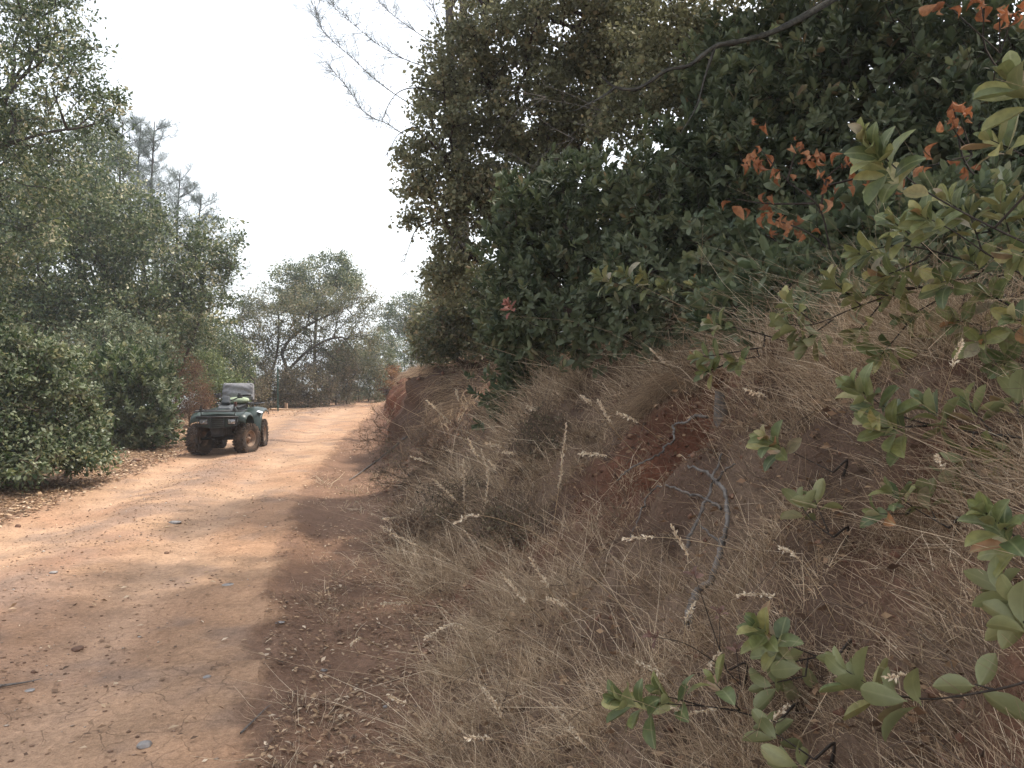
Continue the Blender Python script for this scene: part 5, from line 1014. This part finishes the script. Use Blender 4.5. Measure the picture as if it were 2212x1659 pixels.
# seat with sage cushion
MB().loft([[(-.13, .58, .80), (-.15, .58, .85), (.15, .58, .85), (.13, .58, .80)], [(-.17, .9, .78), (-.19, .9, .88), (.19, .9, .88), (.17, .9, .78)], [(-.17, 1.25, .78), (-.18, 1.25, .90), (.18, 1.25, .90), (.17, 1.25, .78)]], closed=True).build('seat', 'qblack', bevel=.02)
secs = []
for k in range(9):
    t = k / 8; x = -.17 + .43 * t; e = math.sin(math.pi * min(1, max(0, t * .94 + .03))) ** .35
    secs.append([(x, 1.0 + .12 * e * math.cos(a), .955 + .078 * e * math.sin(a) + .008 * math.sin(9 * x + 3 * a)) for a in np.linspace(0, 2 * math.pi, 12, endpoint=False)])
MB().loft(secs, closed=True).build('seat_cushion', 'sage', sub=1)
# racks
def rack(name, y0, y1, hw, z, bars, legs):
    MB().tube([(-hw, y0 + .07, z), (-hw + .06, y0, z), (hw - .06, y0, z), (hw, y0 + .07, z)], .012).tube([(-hw, y0 + .07, z), (-hw, y1 - .05, z)], .012, sm=False).tube([(hw, y0 + .07, z), (hw, y1 - .05, z)], .012, sm=False).tube([(-hw, y1 - .05, z), (-hw + .05, y1, z), (hw - .05, y1, z), (hw, y1 - .05, z)], .012)
    r_ = MB().tube([(-hw, y0 + .07, z), (-hw + .06, y0, z), (hw - .06, y0, z), (hw, y0 + .07, z), (hw, y1 - .05, z), (hw - .05, y1, z), (-hw + .05, y1, z), (-hw, y1 - .05, z), (-hw, y0 + .07, z)], .0125, sm=False).build(name, 'qblack')
    for x in bars: MB().tube([(x, y0, z + .002), (x, y1, z + .002)], .010, sm=False).build('rack_bar', 'qblack', r_)
    for y in np.linspace(y0, y1, 5)[1:-1]: MB().tube([(-hw * .55, y, z + .004), (hw * .55, y, z + .004)], .010, sm=False).build('rack_bar', 'qblack', r_)
    for x, y, zz in legs: MB().tube([(x, y, z), (x * .96, y, zz)], .010, sm=False).build('rack_leg', 'qblack', r_)
rack('front_rack', -.42, .10, .42, .815, (-.23, .23), [(-.3, -.38, .74), (.3, -.38, .74), (-.36, .05, .75), (.36, .05, .75)])
rack('rear_rack', 1.12, 1.66, .44, .885, (-.22, .22), [(-.3, 1.2, .78), (.3, 1.2, .78), (-.3, 1.5, .74), (.3, 1.5, .74)])
for sx in (-1, 1):
    MB().box((sx * .29, -.40, .845), (.05, .05, .05)).tube([(sx * .29, -.40, .86), (sx * .29, -.40, .92 if sx < 0 else .95)], .016, sm=False).tube([(sx * .29 - .05, -.41, .825), (sx * .29 + .05, -.41, .825)], .010, sm=False).build('rack_clamp', 'qblack', bevel=.006)
MB().tube([(.30, -.36, .90), (.305, -.35, .985)], .024, sm=False).box((.30, -.355, .96), (.05, .05, .05)).build('tool_mount', 'mudbrown', bevel=.006)
# bumper
bp2 = MB().tube([(-.37, -.44, .715), (.37, -.44, .715)], .019, sm=False).tube([(-.36, -.43, .71), (-.34, -.435, .56), (-.11, -.455, .515), (.11, -.455, .515), (.34, -.435, .56), (.36, -.43, .71)], .012, sm=False).build('bumper', 'qblack')
for sx in (-1, 1): MB().tube([(sx * .115, -.445, .72), (sx * .115, -.455, .50), (sx * .105, -.40, .36)], .012, sm=False).build('bumper_upright', 'qblack', bp2)
MB().tube([(-.11, -.40, .365), (.11, -.40, .365)], .012, sm=False).build('bumper_bar', 'qblack', bp2)
MB().box((0, -.33, .44), (.26, .08, .14)).build('skid_plate', 'qdark', bevel=.015)
# canvas bundle lashed on the rear rack
cb = MB().box((0, 1.235, 1.118), (.600, .17, .345), Matrix.Rotation(R(-7), 3, 'X'), taper=.965)
face = []
nx_, nz_ = 25, 15
for j in range(nz_):
    for i in range(nx_):
        u, v_ = i / (nx_ - 1) * 2 - 1, j / (nz_ - 1) * 2 - 1
        rcl = 1 - max(0, abs(u) ** 6 * abs(v_) ** 6) * .07
        x = .305 * u * rcl * (1 - .03 * v_); z = 1.12 + .172 * v_ * rcl
        fold = .018 * math.sin(13 * (u * .9 + v_ * .8)) * max(0, u) + .016 * math.sin(10 * (u - v_) + .6) * max(0, -u) + .014 * math.sin(7 * v_ + 2 * u) - .02 * (1 - u * u) * (1 - v_ * v_)
        face.append((x * .97, 1.135 + .021 * v_ + fold * .8 + .03 * (abs(u) ** 8 + abs(v_) ** 8), z))
fq = [(j * nx_ + i, j * nx_ + i + 1, (j + 1) * nx_ + i + 1, (j + 1) * nx_ + i) for j in range(nz_ - 1) for i in range(nx_ - 1)]
ob = cb.build('canvas_bundle', 'canvas', bevel=.028); MB().add(face, fq).build('canvas_flap', 'canvas', ob, solid=.006)
# wheels
def wheel(x, y, steer, wdt, rad, mud):
    prof = [(.135, -.36), (.155, -.44), (rad * .72, -.52), (rad * .90, -.50), (rad * .965, -.40), (rad * .975, 0), (rad * .965, .40), (rad * .90, .50), (rad * .72, .52), (.155, .44), (.135, .36)]; N_ = 40
    secs = [[(wdt * b, -r_ * math.sin(2 * math.pi * k / N_), r_ * math.cos(2 * math.pi * k / N_)) for r_, b in prof] for k in range(N_ + 1)]
    rot = Matrix.Rotation(steer, 4, 'Z')
    sx = 1 if x > 0 else -1
    secs2 = []
    rp = [(.140, -.40), (.150, -.36), (.125, -.30), (.125, .22), (.150, .36), (.156, .43), (.146, .44), (.136, .36), (.112, .20), (.095, .12), (.085, .16), (.05, .17), (.045, .26), (.0, .27)]
    secs2 = [[(sx * wdt * b, -r_ * math.sin(2 * math.pi * k / 32), r_ * math.cos(2 * math.pi * k / 32)) for r_, b in rp] for k in range(33)]
    w_ = MB().loft(secs2).build('wheel', 'rim'); w_.location = (x, y, rad); w_.rotation_euler = (0, 0, steer)
    t_ = MB().loft(secs).build('tyre', 'tyre', w_)
    lug = MB()
    for k in range(26):
        for row, (bx, br, sz) in enumerate(((-.42, .965, (.042, .028, .030)), (-.21, .98, (.034, .026, .026)), (0, .985, (.034, .026, .026)), (.21, .98, (.034, .026, .026)), (.42, .965, (.042, .028, .030)), (.52, .89, (.016, .026, .042)), (-.52, .89, (.016, .026, .042)))):
            a = 2 * math.pi * (k + (.5 if row % 2 else 0) + .12 * math.sin(k * 3 + row)) / 26; rr = rad * br
            lug.box((wdt * bx, -rr * math.sin(a), rr * math.cos(a)), sz, Matrix.Rotation(a, 3, 'X'))
    lo = lug.build('tread', 'tyre', w_, smooth=False); lo['kind'] = 'stuff'
    h_ = MB().tube([(sx * wdt * .15, 0, 0), (sx * wdt * .36, 0, 0)], .035, sm=False)
    h_.build('hub', 'rim', w_)
    for k in range(4):
        a = 2 * math.pi * k / 4 + .4; MB().tube([(sx * wdt * .12, .068 * math.sin(a), .068 * math.cos(a)), (sx * wdt * .235, .068 * math.sin(a), .068 * math.cos(a))], .013, sm=False).build('wheel_nut', 'qdark', w_)
    return w_
wheel(-.415, 0, STEER, .21, .285, 0); wheel(.415, 0, STEER, .21, .285, 1)
wheel(-.40, 1.2, 0, .25, .285, 0); wheel(.40, 1.2, 0, .25, .285, 1)

# ------------------------------------------------------------------ smoky air
bm = bmesh.new(); bmesh.ops.create_cube(bm, size=1)
for q_ in bm.verts: q_.co = Vector((q_.co.x * 2800, q_.co.y * 2800, -62 if q_.co.z < 0 else 62))
m = bpy.data.meshes.new('haze'); bm.to_mesh(m); bm.free()
hm = bpy.data.materials.new('smoky_air'); hm.use_nodes = True; hn = hm.node_tree.nodes; hn.remove(hn['Principled BSDF'])
pv = hn.new('ShaderNodeVolumePrincipled'); pv.inputs['Color'].default_value = (.90, .95, 1.0, 1); pv.inputs['Density'].default_value = .0015; pv.inputs['Anisotropy'].default_value = .4
pv.inputs['Density Attribute'].default_value = ''
hm.node_tree.links.new(pv.outputs[0], hn['Material Output'].inputs['Volume']); m.materials.append(hm)
tag(link('haze', m), 'thin pale bluish smoke haze filling the air', 'haze', kind='stuff')
